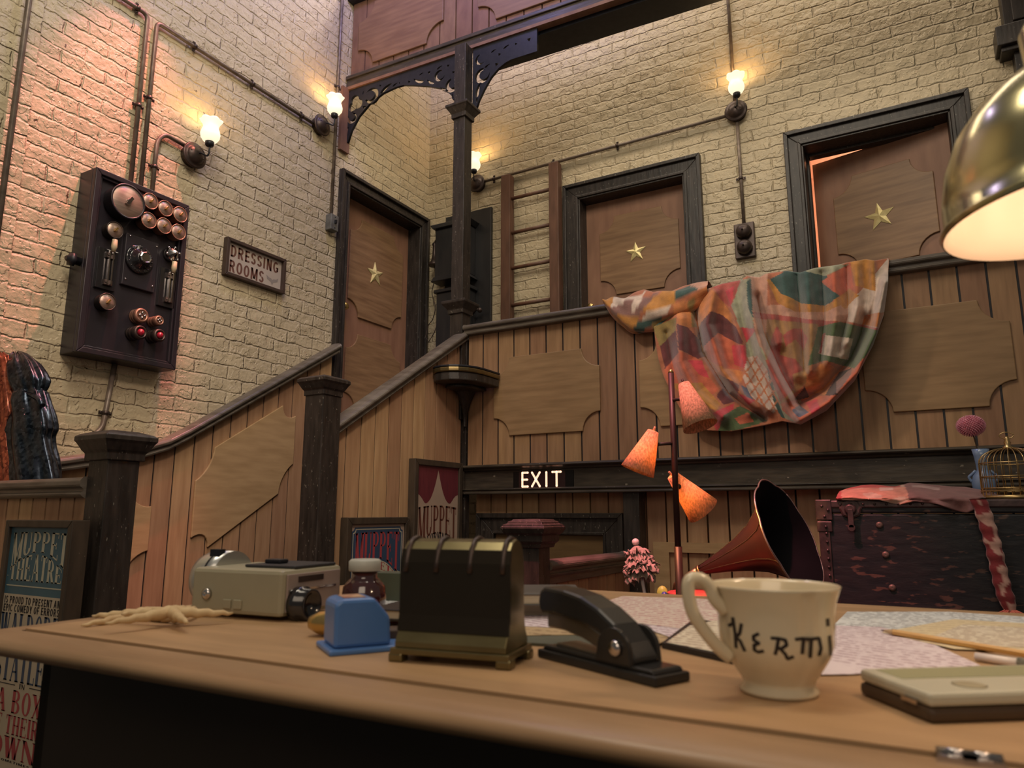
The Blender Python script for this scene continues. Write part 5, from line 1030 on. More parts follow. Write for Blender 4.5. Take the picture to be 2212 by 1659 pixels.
# vase and flower, bird cage
vb = onY(2127, 1053, 3.42); VB = mat('blue_ceramic', (.20, .29, .46), (.15, .22, .38), .22, ns=8, spec=.6, coat=.3)
vt = onY(2125, 970, 3.42).z; zz0 = TZ1+.001; hv = vt-zz0; hb = onY(2127, 1018, 3.42).z-zz0
th = thing('blue_vase', 'slim light blue ceramic vase with a small looped handle, standing on the trunk', 'vase', (vb.x, 3.42, zz0))
b = MB(); b.lathe([(.030, 0), (.032, .004), (.040, hb*.35), (.043, hb*.6), (.036, hb*.85), (.022, hb), (.020, hb+.006), (.021, hb+(hv-hb)*.3), (.025, hb+(hv-hb)*.7), (.030, hv), (.026, hv), (.020, hv-.02), (.015, hb)], (vb.x, 3.42, zz0), (0, 0, 1), 40, rf=lambda t, k: 1+(.035*abs(math.cos(6*t)) if 6 <= k <= 9 else 0)); b.build('body', VB, th)
for s_ in (-1, 1):
    b = MB(); b.tube([Vector((vb.x+s_*(.040+.016*math.sin(R_(i*20))-.016*(i/9)), 3.42, zz0+hb*.62+.048*i/9+.004*math.sin(R_(i*40)))) for i in range(10)], .0055, 8); b.build('handle', VB, th)
fc = onY(2097, 920, 3.42)
th = thing('pink_flower', 'single round pink flower head on a thin stem, in the blue vase', 'flower', (vb.x, 3.42, vt-.06))
b = MB(); b.tube([Vector((vb.x-.004, 3.42, vt-.08)), Vector((vb.x-.012, 3.42, vt+.02)), fc], .0026, 6); b.build('stem', mat('stem_brown', (.08, .05, .03)), th)
b = MB(); b.ball(fc, .040, 16, sq=(1.12, 1, .92))
for i in range(420):
    ph = math.acos(1-2*(i+.5)/420); a = i*2.39996; d = Vector((math.sin(ph)*math.cos(a), math.sin(ph)*math.sin(a), math.cos(ph)))
    p0 = fc+Vector((d.x*.042, d.y*.038, d.z*.034)); b.tube([p0, p0+d*.011], [.0032, .0012], 4)
b.build('flower_head', mat('flower_pink', (.78, .34, .42), (.62, .22, .30), .7, ns=60), th)
cc_ = onY(2190, 1072, 3.22); ct = onY(2188, 968, 3.22).z; CZ = TZ1+.004; r = .098
th = thing('bird_cage', 'small domed brass bird cage at the right edge, on the trunk beside the blue vase', 'cage', (cc_.x, 3.22, CZ))
CG = mat('cage_brass', (.62, .44, .20), (.40, .28, .14), .3, .9, ns=12)
b = MB(); b.lathe([(r+.006, 0), (r+.006, .010), (r, .014), (.001, .014)], (cc_.x, 3.22, CZ), (0, 0, 1), 40); b.lathe([(r+.004, .028), (r+.004, .032)], (cc_.x, 3.22, CZ), (0, 0, 1), 40, cap=False); b.build('base', CG, th)
hd = ct-CZ; ws_ = hd-.055
for k in range(26):
    a = 2*math.pi*k/26; b = MB(); pts = [Vector((cc_.x+r*math.cos(a), 3.22+r*math.sin(a), CZ+.01)), Vector((cc_.x+r*math.cos(a), 3.22+r*math.sin(a), CZ+ws_))]
    for q in range(1, 7): e = R_(90*q/6); rr = .012+(r-.012)*math.cos(e); pts.append(Vector((cc_.x+rr*math.cos(a), 3.22+rr*math.sin(a), CZ+ws_+.055*math.sin(e))))
    b.tube(pts, .0017, 5); b.build('wire', CG, th)
for zf in (.30, .62, 1.0):
    b = MB(); b.tube([Vector((cc_.x+r*math.cos(2*math.pi*i/40), 3.22+r*math.sin(2*math.pi*i/40), CZ+ws_*zf)) for i in range(41)], .0022, 6); b.build('hoop', CG, th)
b = MB(); b.lathe([(.018, -.004), (.016, .006), (.009, .012), (.012, .022), (.007, .03), (.009, .036), (.003, .046)], (cc_.x, 3.22, ct), (0, 0, 1), 16); b.build('finial', CG, th)
b = MB(); b.tube([Vector((cc_.x+.022*math.cos(2*math.pi*i/24), 3.22, ct+.048+.012*math.sin(2*math.pi*i/24))) for i in range(25)], .0018, 6); b.build('hanging_ring', CG, th)
# ================================================================ the desk in front
T_ = -.15
th = thing('writing_desk', 'wide brown wooden desk with rounded bullnose edge, filling the foreground', 'desk', (-.2, .9, FL))
da = R_(1.1); dx_ = Vector((math.cos(da), math.sin(da), 0)); dy_ = Vector((-math.sin(da), math.cos(da), 0)); D0 = Vector((-1.045, .539, 0))
def WK(u, v, z): return D0+dx_*u+dy_*v+Vector((0, 0, z))
DSK = mat('desk_wood', (.50, .31, .165), (.39, .24, .125), .42, sc=(1.2, 7, 7), ns=4, bump=.12, spec=.35)
DSK2 = mat('desk_edge_wood', (.38, .235, .13), (.28, .17, .09), .36, sc=(1.2, 7, 7), ns=4, bump=.12, spec=.4)
DKB = mat('desk_dark_base', (.022, .013, .008), (.016, .010, .006), .7, ns=6)
DL, DD = 2.1, .80
def kbox(b, u0, u1, v0, v1, z0, z1): return b.prism([WK(u0, v0, z0), WK(u1, v0, z0), WK(u1, v1, z0), WK(u0, v1, z0)], (0, 0, z1-z0))
b = MB(); kbox(b, 0, DL, 0, DD, T_-.030, T_); b.build('desk_top', DSK, th)
nose = [(0, -.0025), (-.012, -.0005), (-.028, -.0015), (-.042, -.005), (-.050, -.011), (-.051, -.017), (-.046, -.023), (-.030, -.027), (0, -.028)]
b = MB(); g = []
loop = [(-.004, DD, (-1, 0)), (-.004, -.004, (-1, -1)), (DL+.004, -.004, (1, -1)), (DL+.004, DD, (1, 0))]
for (u, v, (su, sv)) in loop: g.append([WK(u-su*nx, v-sv*nx, T_+nz) for nx, nz in nose])
b.sheet(g, 0, True, False); b.build('edge_moulding', DSK2, th)
b = MB()
for a_, c_, e_, f_ in ((-.0045, 0, -.004, DD), (0, DL, -.0045, -.0)): kbox(b, a_, c_, e_, f_, T_-.02, T_-.0045)
b.build('groove', IRON, th)
bl = onY(90, 1500, .60); ub = (bl-D0).dot(dx_)
b = MB(); kbox(b, ub, DL-.06, .06, .075, FL, T_-.030); kbox(b, ub, ub+.02, .06, DD-.03, FL, T_-.030); kbox(b, ub, DL-.06, DD-.05, DD-.03, FL, T_-.030); kbox(b, DL-.08, DL-.06, .06, DD-.03, FL, T_-.030); b.build('base', DKB, th)
for hx_ in (2072, 2128):
    p = onZ(hx_, 1640, T_+.001); u, v = (p-D0).dot(dx_), (p-D0).dot(dy_)
    b = MB(); kbox(b, u-.012, u+.010, -.018, .004, T_-.001, T_+.0025); b.tube([WK(u-.011, -.006, T_+.003), WK(u+.009, -.006, T_+.003)], .0022, 8); b.build('hinge', CHROME, th)
def PZ(x, y, z=T_): return onZ(x, y, z)
def local(c, e1):
    e1 = Vector((e1[0], e1[1], 0)).normalized(); e2 = Vector((-e1.y, e1.x, 0)); c = Vector(c)
    return lambda a, b_, h: c+e1*a+e2*b_+Vector((0, 0, h))
def lbox(mb, Lc, a0, a1, b0, b1, h0, h1, m=0): return mb.prism([Lc(a0, b0, h0), Lc(a1, b0, h0), Lc(a1, b1, h0), Lc(a0, b1, h0)], (0, 0, h1-h0), m)
def lprof(mb, Lc, prof, b0, b1, m=0, sm=False): return mb.prism([Lc(a, b0, h) for a, h in prof], Lc(0, b1, 0)-Lc(0, b0, 0), m, sm)
def lprof2(mb, Lc, prof, a0, a1, m=0, sm=False): return mb.prism([Lc(a0, q, h) for q, h in prof], Lc(a1, 0, 0)-Lc(a0, 0, 0), m, sm)
# ---- movie camera
cc = PZ(605, 1345); th = thing('movie_camera', 'old beige and chrome home movie camera lying at the left of the desk', 'camera', (cc.x, cc.y, T_))
Lm = local((cc.x, cc.y, T_), (.993, .10)); BG = mat('camera_beige', (.36, .33, .23), (.30, .27, .19), .42, ns=6, bump=.05); SIL = mat('satin_silver', (.66, .66, .64), (.56, .56, .55), .28, .85, ns=4)
b = MB(); lbox(b, Lm, -.172, 0, 0, .135, .006, .070); b.build('body', BG, th, bevel=.006)
b = MB(); lbox(b, Lm, 0, .003, .008, .127, .012, .064); fp = b.build('front_shading', mat('camera_front_mauve_lit', (.34, .27, .24), (.30, .23, .21), .35, ns=5), th, bevel=.001)  # mauve light falling on this end is put into its colour
b = MB(); lbox(b, Lm, .003, .005, .010, .115, .040, .043); b.build('chrome_strip', CHROME, fp)
b = MB(); lbox(b, Lm, .003, .0045, .03, .085, .052, .060); b.build('name_plate', BRONZE, fp)
b = MB(); lbox(b, Lm, -.10, -.004, .03, .125, .070, .0745); b.build('leather_top', mat('camera_leather', (.03, .03, .034), rough=.5), th, bevel=.002)
b = MB(); lbox(b, Lm, -.085, -.055, .055, .075, .0745, .081); b.build('release_knob', IRON, th, bevel=.002)
b = MB(); e1 = (Lm(1, 0, 0)-Lm(0, 0, 0)); e2 = (Lm(0, 1, 0)-Lm(0, 0, 0)); b.lathe([(.044, 0), (.045, .022), (.044, .040), (.038, .054), (.025, .062), (.001, .065)], Lm(-.162, .072, .0465), -e1, 36); k = b.build('chrome_housing', SIL, th)
b = MB(); b.lathe([(.0452, .018), (.0454, .020), (.0452, .022)], Lm(-.162, .072, .0465), -e1, 36, cap=False); b.obox(Lm(-.178, .052, .088), e1, e2, Vector((0, 0, 1)), .010, .006, .006); b.build('dark_slot', IRON, k)
b = MB(); b.lathe([(.024, 0), (.025, .012), (.022, .014), (.022, .026), (.018, .027), (.016, .018), (.001, .016)], Lm(.003, .030, .022), e1, 28); b.build('lens', GLOSS, th)
b = MB(); b.lathe([(.008, 0), (.008, .004), (.003, .006), (.001, .005)], Lm(-.138, -.001, .033), -e2, 16); b.build('winder', CHROME, th)
for q in (-.106, -.086):
    b = MB(); lbox(b, Lm, q, q+.015, -.003, 0, .014, .027); b.build('push_button', BG, th, bevel=.001)
# ---- starfish
SF = mat('dried_starfish', (.66, .50, .28), (.55, .38, .20), .75, ns=60, bump=.6, bd=.003)
def starfish(px, py, r, rot, z, label):
    c = PZ(px, py); c.z = T_+z; b = MB(); rr_ = random.Random(int(px))
    b.ball(c+Vector((0, 0, .0075)), .012, 14, sq=(1, 1, .6))
    for q in range(5):
        a = rot+2*math.pi*q/5+rr_.uniform(-.12, .12); L = r*rr_.uniform(.9, 1.08); bend = rr_.uniform(-.12, .12); P = []; R = []
        for i in range(13):
            f = i/12; aa = a+bend*f*f; P.append(c+Vector((L*f*math.cos(aa), L*f*math.sin(aa), .0085*(1-f*.62)+.0012*math.sin(i*2.1)))); R.append(.0072*(1-f)**.7+.0013)
        b.tube(P, R, 10)
    o = b.build('starfish', SF, loc=(c.x, c.y, T_+z)); tag(o, label, 'starfish', 'starfish on the desk'); return o
starfish(312, 1338, .082, R_(205), .000, 'pale dried starfish lying underneath the other one, farther from the desk edge')
starfish(368, 1353, .082, R_(-100), .010, 'pale dried starfish lying on top of the other, nearer the desk edge')
# ---- pencil sharpener
c = PZ(722, 1417); th = thing('pencil_sharpener', 'blue plastic pencil sharpener with an orange label on top', 'sharpener', (c.x, c.y, T_)); Ls = local((c.x, c.y, T_), (.56, .83))
SB = mat('sharpener_blue', (.085, .20, .48), (.075, .18, .44), .32, ns=6, spec=.5)
b = MB(); lbox(b, Ls, -.006, .085, -.004, .068, 0, .006); b.build('base', SB, th, bevel=.002)
b = MB(); lprof(b, Ls, [(0, .006), (0, .052), (.006, .057), (.044, .057), (.062, .036), (.064, .006)], .004, .058); b.build('body', SB, th, bevel=.004)
b = MB(); lbox(b, Ls, .012, .036, .016, .048, .057, .0578); b.build('paper_label', mat('sharpener_label', (.60, .40, .25), (.35, .12, .08), .5, ns=70), th)
c = PZ(672, 1378); b = MB(); ea = Vector((.9, .3, 0)).normalized(); b.lathe([(.001, -.030), (.008, -.027), (.014, -.014), (.0155, 0), (.0145, .018), (.011, .028), (.001, .030)], (c.x+.012, c.y+.02, T_+.0157), ea, 24)
o = b.build('brass_bullet', BRASS, loc=(c.x+.012, c.y+.02, T_)); tag(o, 'small rounded brass capsule lying left of the blue sharpener', 'capsule')
# ---- ink jar
c = PZ(785, 1318); c.z = T_; th = thing('ink_jar', 'round dark red glass jar with a pale screw lid, behind the blue sharpener', 'jar', (c.x, c.y, T_))
b = MB(); b.lathe([(.030, 0), (.034, .004), (.035, .018), (.033, .036), (.026, .045), (.020, .050), (.020, .062), (.017, .062), (.017, .05)], c, (0, 0, 1), 32); b.build('glass', mat('ink_glass', (.055, .012, .014), (.035, .010, .012), .12, ns=12, spec=.8, coat=.6), th)
b = MB(); b.lathe([(.024, .060), (.025, .062), (.025, .075), (.022, .078), (.001, .078)], c, (0, 0, 1), 28, rf=lambda t, k: 1+.012*math.cos(28*t)); b.build('lid', mat('jar_lid', (.45, .45, .40), (.38, .38, .34), .5, ns=20), th)
# ---- small boxes and books at the back of the desk
def slabbox(name, label, cat, px, py, e1, la, lb, h, m, z=0, bev=.002, parts=None, group=None):
    c = PZ(px, py, T_+z); th = thing(name, label, cat, (c.x, c.y, T_+z), group); Lc = local((c.x, c.y, T_+z), e1)
    if parts == 'book':
        b = MB(); lbox(b, Lc, .002, la-.003, .003, lb-.003, .002, h-.002); b.build('pages', mat('book_pages', (.50, .43, .32), (.40, .34, .25), .8, sc=(1, 1, 60), ns=6), th)
        b = MB(); lbox(b, Lc, 0, la, 0, lb, 0, .002); lbox(b, Lc, 0, la, 0, lb, h-.002, h); lbox(b, Lc, -.002, .002, 0, lb, 0, h); b.build('cover', m, th, bevel=.001)
    else:
        b = MB(); lbox(b, Lc, 0, la, 0, lb, 0, h); b.build('body', m, th, bevel=bev)
    return th, Lc
GRB = mat('green_box', (.085, .10, .07), (.06, .07, .05), .4, ns=8); BKL = mat('black_cover', (.02, .018, .02), (.03, .026, .026), .4, ns=10); MVL = mat('mauve_brown_cover', (.12, .08, .07), (.09, .06, .055), .5, ns=12); RDC = mat('red_cover', (.20, .02, .025), rough=.4)
slabbox('small_box', 'small dark green box behind the ink jar', 'box', 806, 1297, (1, .15), .055, .035, .048, GRB)
slabbox('book', 'red book under the black one, between the ink jar and the brass letter holder', 'book', 800, 1345, (.96, .3), .12, .12, .010, RDC, parts='book')
th, Lc = slabbox('book', 'black book on the red one, between the ink jar and the brass letter holder', 'book', 798, 1338, (.98, .2), .12, .12, .014, BKL, z=.0105, parts='book')
slabbox('stamp_box', 'little brown wooden box between the blue sharpener and the brass letter holder', 'box', 836, 1392, (.7, .7), .030, .03, .016, mat('brown_box', (.07, .045, .03), rough=.5))
slabbox('book', 'mauve brown book under the darker one, behind the stapler', 'book', 1108, 1338, (.83, .56), .14, .12, .022, MVL, parts='book')
slabbox('book', 'dark grey book, upper of the two behind the stapler', 'book', 1070, 1308, (.87, .5), .125, .13, .016, mat('grey_cover', (.10, .095, .09), (.07, .065, .06), .45, ns=10), z=.0225, parts='book')
# ---- brass letter holder with ribs
c = PZ(845, 1428); th = thing('letter_holder', 'dark arched brass letter holder with four ribs over its top, centre of the desk', 'letter holder', (c.x+.06, c.y+.03, T_))
Lh = local((c.x, c.y, T_), (.985, .17)); ABR = mat('aged_brass', (.24, .20, .10), (.14, .11, .05), .28, .8, ns=10, sc=(1, 1, 3)); DPL = mat('shaded_front', (.022, .016, .010), (.03, .022, .013), .22, .3, ns=6)  # near-black front colour stands for shade and dark reflections on the brass
P_ = [(-.001, .014), (-.001, .020), (.006, .030), (.010, .046), (.010, .098), (.014, .112), (.022, .120), (.033, .123), (.044, .120), (.052, .112), (.056, .098), (.056, .046), (.060, .030), (.067, .020), (.067, .014)]
b = MB(); lprof2(b, Lh, P_, .004, .126, sm=False); b.build('body', ABR, th, bevel=.001)
b = MB(); lprof2(b, Lh, [(.0050, .030), (.0088, .046), (.0088, .099), (.0128, .1125), (.0145, .111), (.0108, .098), (.0108, .046), (.0070, .030)], .003, .127); b.build('front_shading', DPL, th)  # added layer that paints the shaded front, no separate part
b = MB(); lbox(b, Lh, 0, .130, -.004, .070, .008, .014); b.build('base', ABR, th, bevel=.001)
for q in (.004, .126):
    for v in (.002, .060):
        b = MB(); lbox(b, Lh, q-.006 if q < .05 else q-.010, q+.010 if q < .05 else q+.006, v-.006, v+.010, 0, .009); b.build('foot', ABR, th, bevel=.002)
for q in (.010, .045, .083, .119):
    b = MB(); b.tube([Lh(q, v, h+.001) for v, h in [(.008, .088)]+P_[4:11]+[(.058, .088)]], .0028, 8); b.build('rib', BRONZE, th)
# ---- stapler
c = PZ(1160, 1420); th = thing('stapler', 'heavy black and steel stapler in the middle of the desk', 'stapler', (c.x+.08, c.y-.01, T_))
L2 = local((c.x, c.y, T_), (.909, -.417)); STB = mat('stapler_black', (.040, .038, .036), (.03, .028, .027), .26, .3, ns=8); STS = mat('stapler_steel', (.34, .30, .25), (.25, .21, .17), .3, .85, ns=10)
b = MB(); lbox(b, L2, 0, .168, 0, .046, 0, .009); lprof(b, L2, [(.004, .009), (.010, .014), (.12, .013), (.160, .013), (.164, .009)], .003, .043); b.build('base', STB, th, bevel=.003)
b = MB(); lprof(b, L2, [(.016, .013), (.022, .017), (.10, .015), (.108, .013)], .010, .036); b.build('anvil_plate', STS, th, bevel=.001)
b = MB(); lprof(b, L2, [(-.003, .044), (-.006, .056), (-.004, .067), (.004, .072), (.035, .071), (.062, .067), (.088, .058), (.110, .046), (.127, .031), (.138, .016), (.134, .010), (.120, .014), (.108, .026), (.088, .036), (.060, .042), (.020, .045)], .006, .040); b.build('top_arm', STB, th, bevel=.006)
b = MB(); lprof(b, L2, [(.004, .030), (.004, .046), (.030, .046), (.060, .044), (.100, .030), (.116, .016), (.106, .013), (.060, .026), (.030, .030)], .011, .035); b.build('magazine', STS, th, bevel=.002)
for v0, v1 in ((.002, .007), (.039, .044)):
    b = MB(); cp_ = [(.092+0*i, .013) for i in range(1)]; ring = [(.113+.022*math.cos(R_(a)), .022+.022*math.sin(R_(a))) for a in range(0, 181, 15)]+[(.088, .012), (.138, .012)][:1]+[(.136, .012)]
    lprof(b, L2, ring, v0, v1); b.build('cheek', STB, th, bevel=.001)
b = MB(); ex = (L2(0, -1, 0)-L2(0, 0, 0)); b.lathe([(.0075, 0), (.0075, .003), (.005, .005), (.001, .005)], L2(.118, .002, .026), ex, 16); b.build('rivet', CHROME, th)
# ---- mug
c = ray(1676, 1500); mc_ = PZ(1676, 1500); zb0 = T_
rv = rgt.copy(); fh = Vector((-math.sin(YAW), math.cos(YAW), 0)); Dm = .604
mc_ = fh*((Dm+.15*math.sin(PITCH))/math.cos(PITCH))+rv*((1676-1106)/F*(Dm+.008)); mc_.z = T_
th = thing('teacup', 'cream china teacup hand-lettered in black, with looped handle to the left', 'cup', mc_)
HS = .955
CHN = mat('cream_china', (.70, .60, .42), (.66, .56, .39), .18, ns=3, spec=.6, coat=.35)
MP = [(.0255, .000), (.031, .001), (.0315, .004), (.028, .008), (.030, .013), (.037, .024), (.043, .034), (.0462, .045), (.0468, .056), (.0472, .068), (.0495, .080), (.0530, .0905), (.0540, .093)]
MP = [(r*1.015, h*HS) for r, h in MP]
MI = [(.0528, .0935), (.0515, .0905), (.048, .080), (.0455, .068), (.045, .056), (.044, .045), (.040, .034), (.033, .024), (.02, .017), (.001, .016)]
MI = [(r*1.015, h*HS) for r, h in MI]
fl = lambda t, k: 1-(.030*(max(0, math.cos(4*t+.3))**14) if 4 <= k <= 11 else 0)
b = MB(); b.lathe(MP+MI, mc_, (0, 0, 1), 96, rf=fl); b.build('bowl', CHN, th)
def mugR(h):
    for (r0, h0), (r1, h1) in zip(MP, MP[1:]):
        if h0 <= h <= h1 and h1 > h0: return r0+(r1-r0)*(h-h0)/(h1-h0)
    return .047
hdir = (-rv*.97-fh*.22).normalized(); b = MB()
hp = [(.044, .030), (.056, .040), (.068, .054), (.077, .068), (.080, .084), (.078, .094), (.068, .0945), (.060, .088), (.056, .078), (.046, .068)]
P = [mc_+hdir*a+Vector((0, 0, h)) for a, h in hp]; cv = []
for i in range(len(P)-1):
    p0, p1, p2, p3 = P[max(i-1, 0)], P[i], P[i+1], P[min(i+2, len(P)-1)]
    for k in range(4): t = k/4; cv.append(.5*((2*p1)+(p2-p0)*t+(2*p0-5*p1+4*p2-p3)*t*t+(3*p1-p0-3*p2+p3)*t**3))
b.tube(cv+[P[-1]], .0052, 12, sx=1.1); b.build('handle', CHN, th)
mb = MB(); MX = lambda x, y: (1480+x/5.529, 1220+y/5.529)
vd = Vector((mc_.x, mc_.y, 0)).normalized(); rd_ = Vector((vd.y, -vd.x, 0)); MD = math.hypot(mc_.x, mc_.y)
def mugpt(px, py, off):
    h = max(.012, min(.088, (1503-py)/(1503-1262)*.0865)); R = mugR(h); s = max(-.985, min(1.25, (px-1676)/(F*R/(Dm+.012)*1.0))); ph = math.asin(s) if s < .985 else 1.40+(s-.985)*1.6
    return mc_+(rd_*math.sin(ph)-vd*math.cos(ph))*(R+off)+Vector((0, 0, h))
def inkline(pts, wd, b):
    pts = [MX(*p) for p in pts]; fine = []
    for a_, c_ in zip(pts, pts[1:]):
        n = max(2, int(math.hypot(a_[0]-c_[0], a_[1]-c_[1])/2.5))
        fine += [(a_[0]+(c_[0]-a_[0])*i/n, a_[1]+(c_[1]-a_[1])*i/n) for i in range(n)]
    fine.append(pts[-1])
    for i in range(len(fine)-1):
        p, q = fine[i], fine[i+1]; L = math.hypot(q[0]-p[0], q[1]-p[1]) or 1; nx, ny = -(q[1]-p[1])/L*wd/2, (q[0]-p[0])/L*wd/2; ex, ey = (q[0]-p[0])/L*1.2, (q[1]-p[1])/L*1.2
        b.add([mugpt(p[0]+nx-ex, p[1]+ny-ey, .00035), mugpt(p[0]-nx-ex, p[1]-ny-ey, .00035), mugpt(q[0]-nx+ex, q[1]-ny+ey, .00035), mugpt(q[0]+nx+ex, q[1]+ny+ey, .00035)], [(0, 1, 2, 3)])
INKM = mat('cup_lettering', (.018, .012, .012), (.024, .016, .014), .35)
for chars in ([[(580,690),(630,650),(632,580)], [(632,580),(650,780),(650,950)], [(725,640),(700,760),(655,820),(700,850),(745,970)]],
              [[(905,735),(850,770),(850,820),(905,850),(850,880),(850,940),(890,960),(945,940)]],
              [[(1035,775),(1110,775),(1180,790),(1190,850),(1140,890),(1100,895)], [(1110,780),(1085,900),(1065,970)], [(1120,895),(1170,960),(1190,1020),(1250,990)]],
              [[(1285,780),(1370,770),(1345,950)], [(1370,775),(1450,780),(1440,860),(1425,1000)], [(1450,780),(1530,775),(1545,900),(1520,985)]],
              [[(1640,560),(1640,640)], [(1648,770),(1650,900),(1650,1020)]],
              [[(1760,560),(1770,780),(1770,980)], [(1735,700),(1810,680)]]):
    b = MB()
    for q in chars: inkline(q, 7.0, b)
    b.build('letter', INKM, th)
# ---- flat tin with pale lid
c = PZ(2012, 1566); th = thing('card_tin', 'flat tin with pale cream and olive lid at the lower right of the desk', 'tin', (c.x, c.y, T_)); Lt = local((c.x, c.y, T_), (.81, .588))
b = MB(); lbox(b, Lt, 0, .20, 0, .088, 0, .011); b.build('base', mat('tin_base', (.075, .045, .025), (.05, .03, .018), .4, ns=8), th, bevel=.004)
b = MB(); lbox(b, Lt, .001, .199, .001, .087, .0112, .021); ld = b.build('lid', mat('tin_cream', (.52, .49, .38), (.47, .44, .34), .42, ns=5), th, bevel=.003)
b = MB(); lbox(b, Lt, .012, .19, .046, .080, .021, .0214); b.build('olive_panel', mat('tin_olive', (.34, .33, .19), (.30, .29, .17), .45, ns=5), ld)
b = MB(); b.lathe([(.012, .0003), (.010, .0009), (.001, .0006)], Lt(.050, .022, .0208), (0, 0, 1), 28); o = b.build('thumb_dent', mat('tin_dent', (.40, .34, .22), rough=.5), ld)
b = MB(); lbox(b, Lt, -.0015, 0, .012, .030, .0105, .0135); b.build('clasp', CHROME, th)
# ---- papers
def paper_mat(name, c, ink, ls=95, rot=0, amt=.5):
    m, t, bb = base_mat(name); L = t.links; tc = nd(t, 'ShaderNodeTexCoord'); mp = nd(t, 'ShaderNodeMapping'); mp.inputs['Rotation'].default_value = (0, 0, rot); L.new(tc.outputs['Object'], mp.inputs[0])
    w_ = nd(t, 'ShaderNodeTexWave', bands_direction='Y'); w_.inputs['Scale'].default_value = ls*.20; w_.inputs['Distortion'].default_value = .5; w_.inputs['Detail'].default_value = 2; w_.inputs['Detail Scale'].default_value = 30; L.new(mp.outputs[0], w_.inputs['Vector'])
    n1 = nd(t, 'ShaderNodeTexNoise'); n1.inputs['Scale'].default_value = 130; L.new(mp.outputs[0], n1.inputs['Vector'])
    n2 = nd(t, 'ShaderNodeTexNoise'); n2.inputs['Scale'].default_value = 9; L.new(tc.outputs['Object'], n2.inputs['Vector'])
    def mr(s, a_, b_):
        r = nd(t, 'ShaderNodeMapRange'); r.inputs[1].default_value = a_; r.inputs[2].default_value = b_; L.new(s, r.inputs[0]); return r.outputs[0]
    def mul(a_, b_):
        q = nd(t, 'ShaderNodeMath', operation='MULTIPLY'); L.new(a_, q.inputs[0])
        if isinstance(b_, float): q.inputs[1].default_value = b_
        else: L.new(b_, q.inputs[1])
        return q.outputs[0]
    f = mul(mul(mr(w_.outputs['Fac'], .62, .76), mr(n1.outputs[0], .44, .50)), mr(n2.outputs[0], .36, .44))
    c0 = mixc(t, n2.outputs[0], c, tuple(v*.9 for v in c)); L.new(mixc(t, mul(f, min(1., amt*1.4)), c0, ink), bb.inputs['Base Color']); bb.inputs['Roughness'].default_value = .7; return m
WHT = paper_mat('newsprint', (.74, .76, .76), (.12, .12, .14), 130, .1, .8); PNKP = paper_mat('pink_paper', (.76, .66, .70), (.30, .16, .22), 110, .3, .6); YEL = paper_mat('yellow_paper', (.74, .62, .40), (.35, .22, .12), 80, -.2, .3); CRP = paper_mat('cream_letter', (.74, .66, .52), (.32, .20, .14), 110, .12, .7); ROSE = paper_mat('rose_script', (.74, .62, .54), (.48, .18, .20), 90, .1, .8); OLD = paper_mat('old_card', (.50, .36, .20), (.2, .12, .06), 60, 0, .5)
def sheetpx(name, label, pts, z, th_, m, cat='paper', group=None):
    P = [PZ(x, y, T_+z) for x, y in pts]; c = sum(P, Vector())/len(P); b = MB(); b.prism(P, (0, 0, th_)); o = b.build(name, m, loc=c); return tag(o, label, cat, group)
sheetpx('blotter', 'dark green desk blotter pad under the papers, behind the stapler', [(1105,1392),(1330,1405),(1470,1330),(1180,1318)], .0004, .003, mat('blotter_green', (.11, .115, .085), (.085, .09, .065), .6, ns=14), 'blotter')
sheetpx('old_card', 'tan card sheet lying on the dark green blotter', [(1110,1374),(1240,1372),(1420,1392),(1500,1362),(1330,1335),(1150,1345)], .0036, .0008, OLD, 'card')
sheetpx('sheet_of_paper', 'pinkish white sheet behind the stapler, left of the centre', [(1108,1352),(1330,1362),(1400,1330),(1225,1303),(1110,1330)], .0046, .0004, PNKP, group=None)
sheetpx('sheet_of_paper', 'pink handwritten sheet between the stapler and the teacup', [(1345,1340),(1452,1378),(1560,1352),(1600,1312),(1400,1305)], .0052, .0004, PNKP)
sheetpx('sheet_of_paper', 'cream sheet with rose print, farthest back between stapler and teacup', [(1306,1300),(1370,1345),(1500,1362),(1640,1345),(1620,1297),(1345,1288)], .0058, .0004, ROSE)
sheetpx('document_folder', 'black document folder partly under a cream sheet, left of the teacup', [(1430,1400),(1600,1438),(1700,1380),(1500,1345)], .0004, .006, BKL, 'folder')
sheetpx('sheet_of_paper', 'cream torn sheet lying on the black folder beside the teacup handle', [(1440,1388),(1600,1420),(1690,1378),(1560,1338),(1490,1352)], .0068, .0005, CRP)
sheetpx('sheet_of_paper', 'large white newspaper sheet in front of the trunk', [(1800,1352),(2300,1400),(2400,1345),(2050,1322),(1830,1322)], .0006, .0005, WHT, 'newspaper')
sheetpx('sheet_of_paper', 'large pink handwritten sheet to the right of the teacup', [(1735,1458),(1835,1457),(2118,1438),(1985,1378),(1905,1355),(1760,1350)], .0014, .0004, PNKP)
sheetpx('sheet_of_paper', 'yellow sheet under the pencil, far right of the desk', [(1905,1366),(2060,1402),(2300,1412),(2300,1352),(2060,1338)], .0020, .0004, YEL)
sheetpx('envelope', 'cream handwritten envelope lying on the yellow sheet at the right edge', [(2010,1378),(2110,1396),(2300,1402),(2300,1362),(2080,1350)], .0026, .0008, CRP, 'envelope')
sheetpx('sheet_of_paper', 'small white sheet behind the black book, left of the letter holder', [(800,1300),(870,1325),(960,1310),(880,1285)], .0004, .0005, WHT)
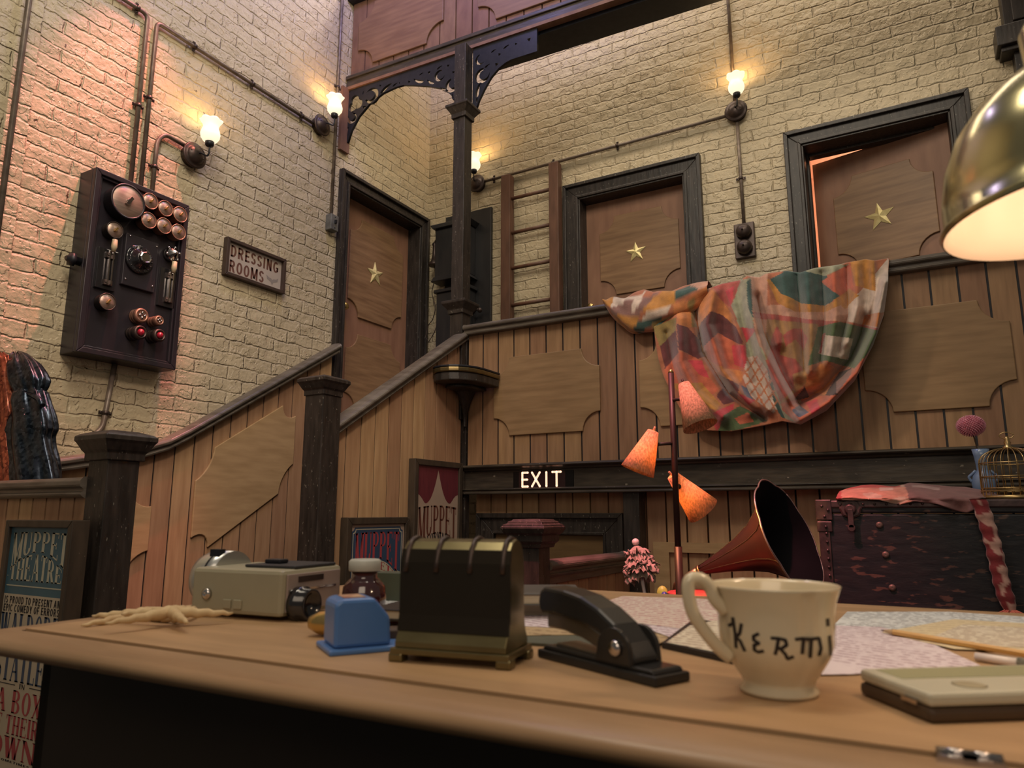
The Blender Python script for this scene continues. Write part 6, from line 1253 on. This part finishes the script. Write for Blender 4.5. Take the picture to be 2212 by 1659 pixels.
# ---- pencil and pen
a, c = PZ(1903, 1361, T_+.006), PZ(2330, 1432, T_+.006); d = (c-a).normalized(); th = thing('pencil', 'long yellow pencil lying across the papers at right', 'pencil', a)
b = MB(); b.tube([a+d*.018, c], .0037, 6, sm=False); b.build('barrel', mat('pencil_yellow', (.66, .40, .13), (.60, .35, .11), .4), th)
b = MB(); b.tube([a+d*.004, a+d*.018], [.0010, .0037], 10); b.build('sharpened_wood', mat('pencil_wood', (.55, .38, .22), rough=.7), th)
b = MB(); b.tube([a, a+d*.004], [.0003, .0010], 8); b.build('lead', INK, th)
a, c = PZ(2108, 1418, T_+.005), PZ(2300, 1446, T_+.005); d = (c-a).normalized(); th = thing('marker_pen', 'white pen with grey patterned grip at the right edge', 'pen', a)
b = MB(); b.tube([a, a+d*.038], .0042, 12); b.build('cap', WH, th)
b = MB(); b.tube([a+d*.038, a+d*.085], .0052, 12); b.build('grip', mat('pen_grip', (.30, .29, .24), (.14, .14, .11), .4, ns=300), th)
# ---- desk lamp
lc = atD(2376, 448, .635); th = thing('desk_lamp', 'brass domed desk lamp with glowing peach inside, cut by the right edge', 'desk lamp', (lc.x+.22, lc.y+.30, T_))
ta = (Vector((0, 0, 1))+rgt*-.06+fh*.02).normalized()
SH = mat('lamp_brass_dark', (.50, .44, .24), (.38, .33, .18), .2, .92, ns=3)
DP = [(.1225, -.003), (.1245, .001), (.1225, .005), (.1195, .006), (.1185, .030), (.112, .060), (.099, .090), (.079, .115), (.054, .134), (.034, .142), (.030, .150), (.030, .185), (.026, .192), (.001, .193)]
b = MB(); b.lathe(DP, lc, ta, 64, cap=False); b.build('dome_shade', SH, th)
b = MB(); b.lathe([(.1215, -.0028), (.117, .006), (.1155, .030), (.109, .058), (.096, .087), (.076, .111), (.051, .129), (.001, .133)], lc, ta, 64, cap=False, rf=lambda t, k: 1+(.010*math.cos(12*t) if k > 1 else 0)); b.build('reflector', mat('peach_reflector', (.30, .225, .175), (.28, .215, .165), .35, spec=.5), th)
b = MB(); b.ball(lc+ta*.070, .026, 20); b.lathe([(.014, .09), (.014, .13)], lc, ta, 14); b.build('bulb', emis('desk_bulb_lit', (1, .80, .58), 2.2), th)
lamp('desk_lamp_bulb', 'POINT', lc+ta*.030, None, 2.3, (1, .74, .50), .024)
bs = Vector((lc.x+.22, lc.y+.30, T_)); b = MB(); tp = lc+ta*.19
b.tube([tp, tp+Vector((.01, .01, .05)), tp+Vector((.07, .09, .09)), tp+Vector((.17, .22, .06)), Vector((bs.x, bs.y, .10)), Vector((bs.x, bs.y, T_+.02))], .008, 12); b.build('arm', BRASS, th)
b = MB(); b.lathe([(.085, 0), (.085, .012), (.06, .02), (.012, .028), (.01, .04)], bs, (0, 0, 1), 36); b.build('base', BRASS, th)
# ================================================================ lift everything from eye-relative heights to the floor
for o in list(C.objects):
    if o.parent is None and o is not cam: o.location.z += H
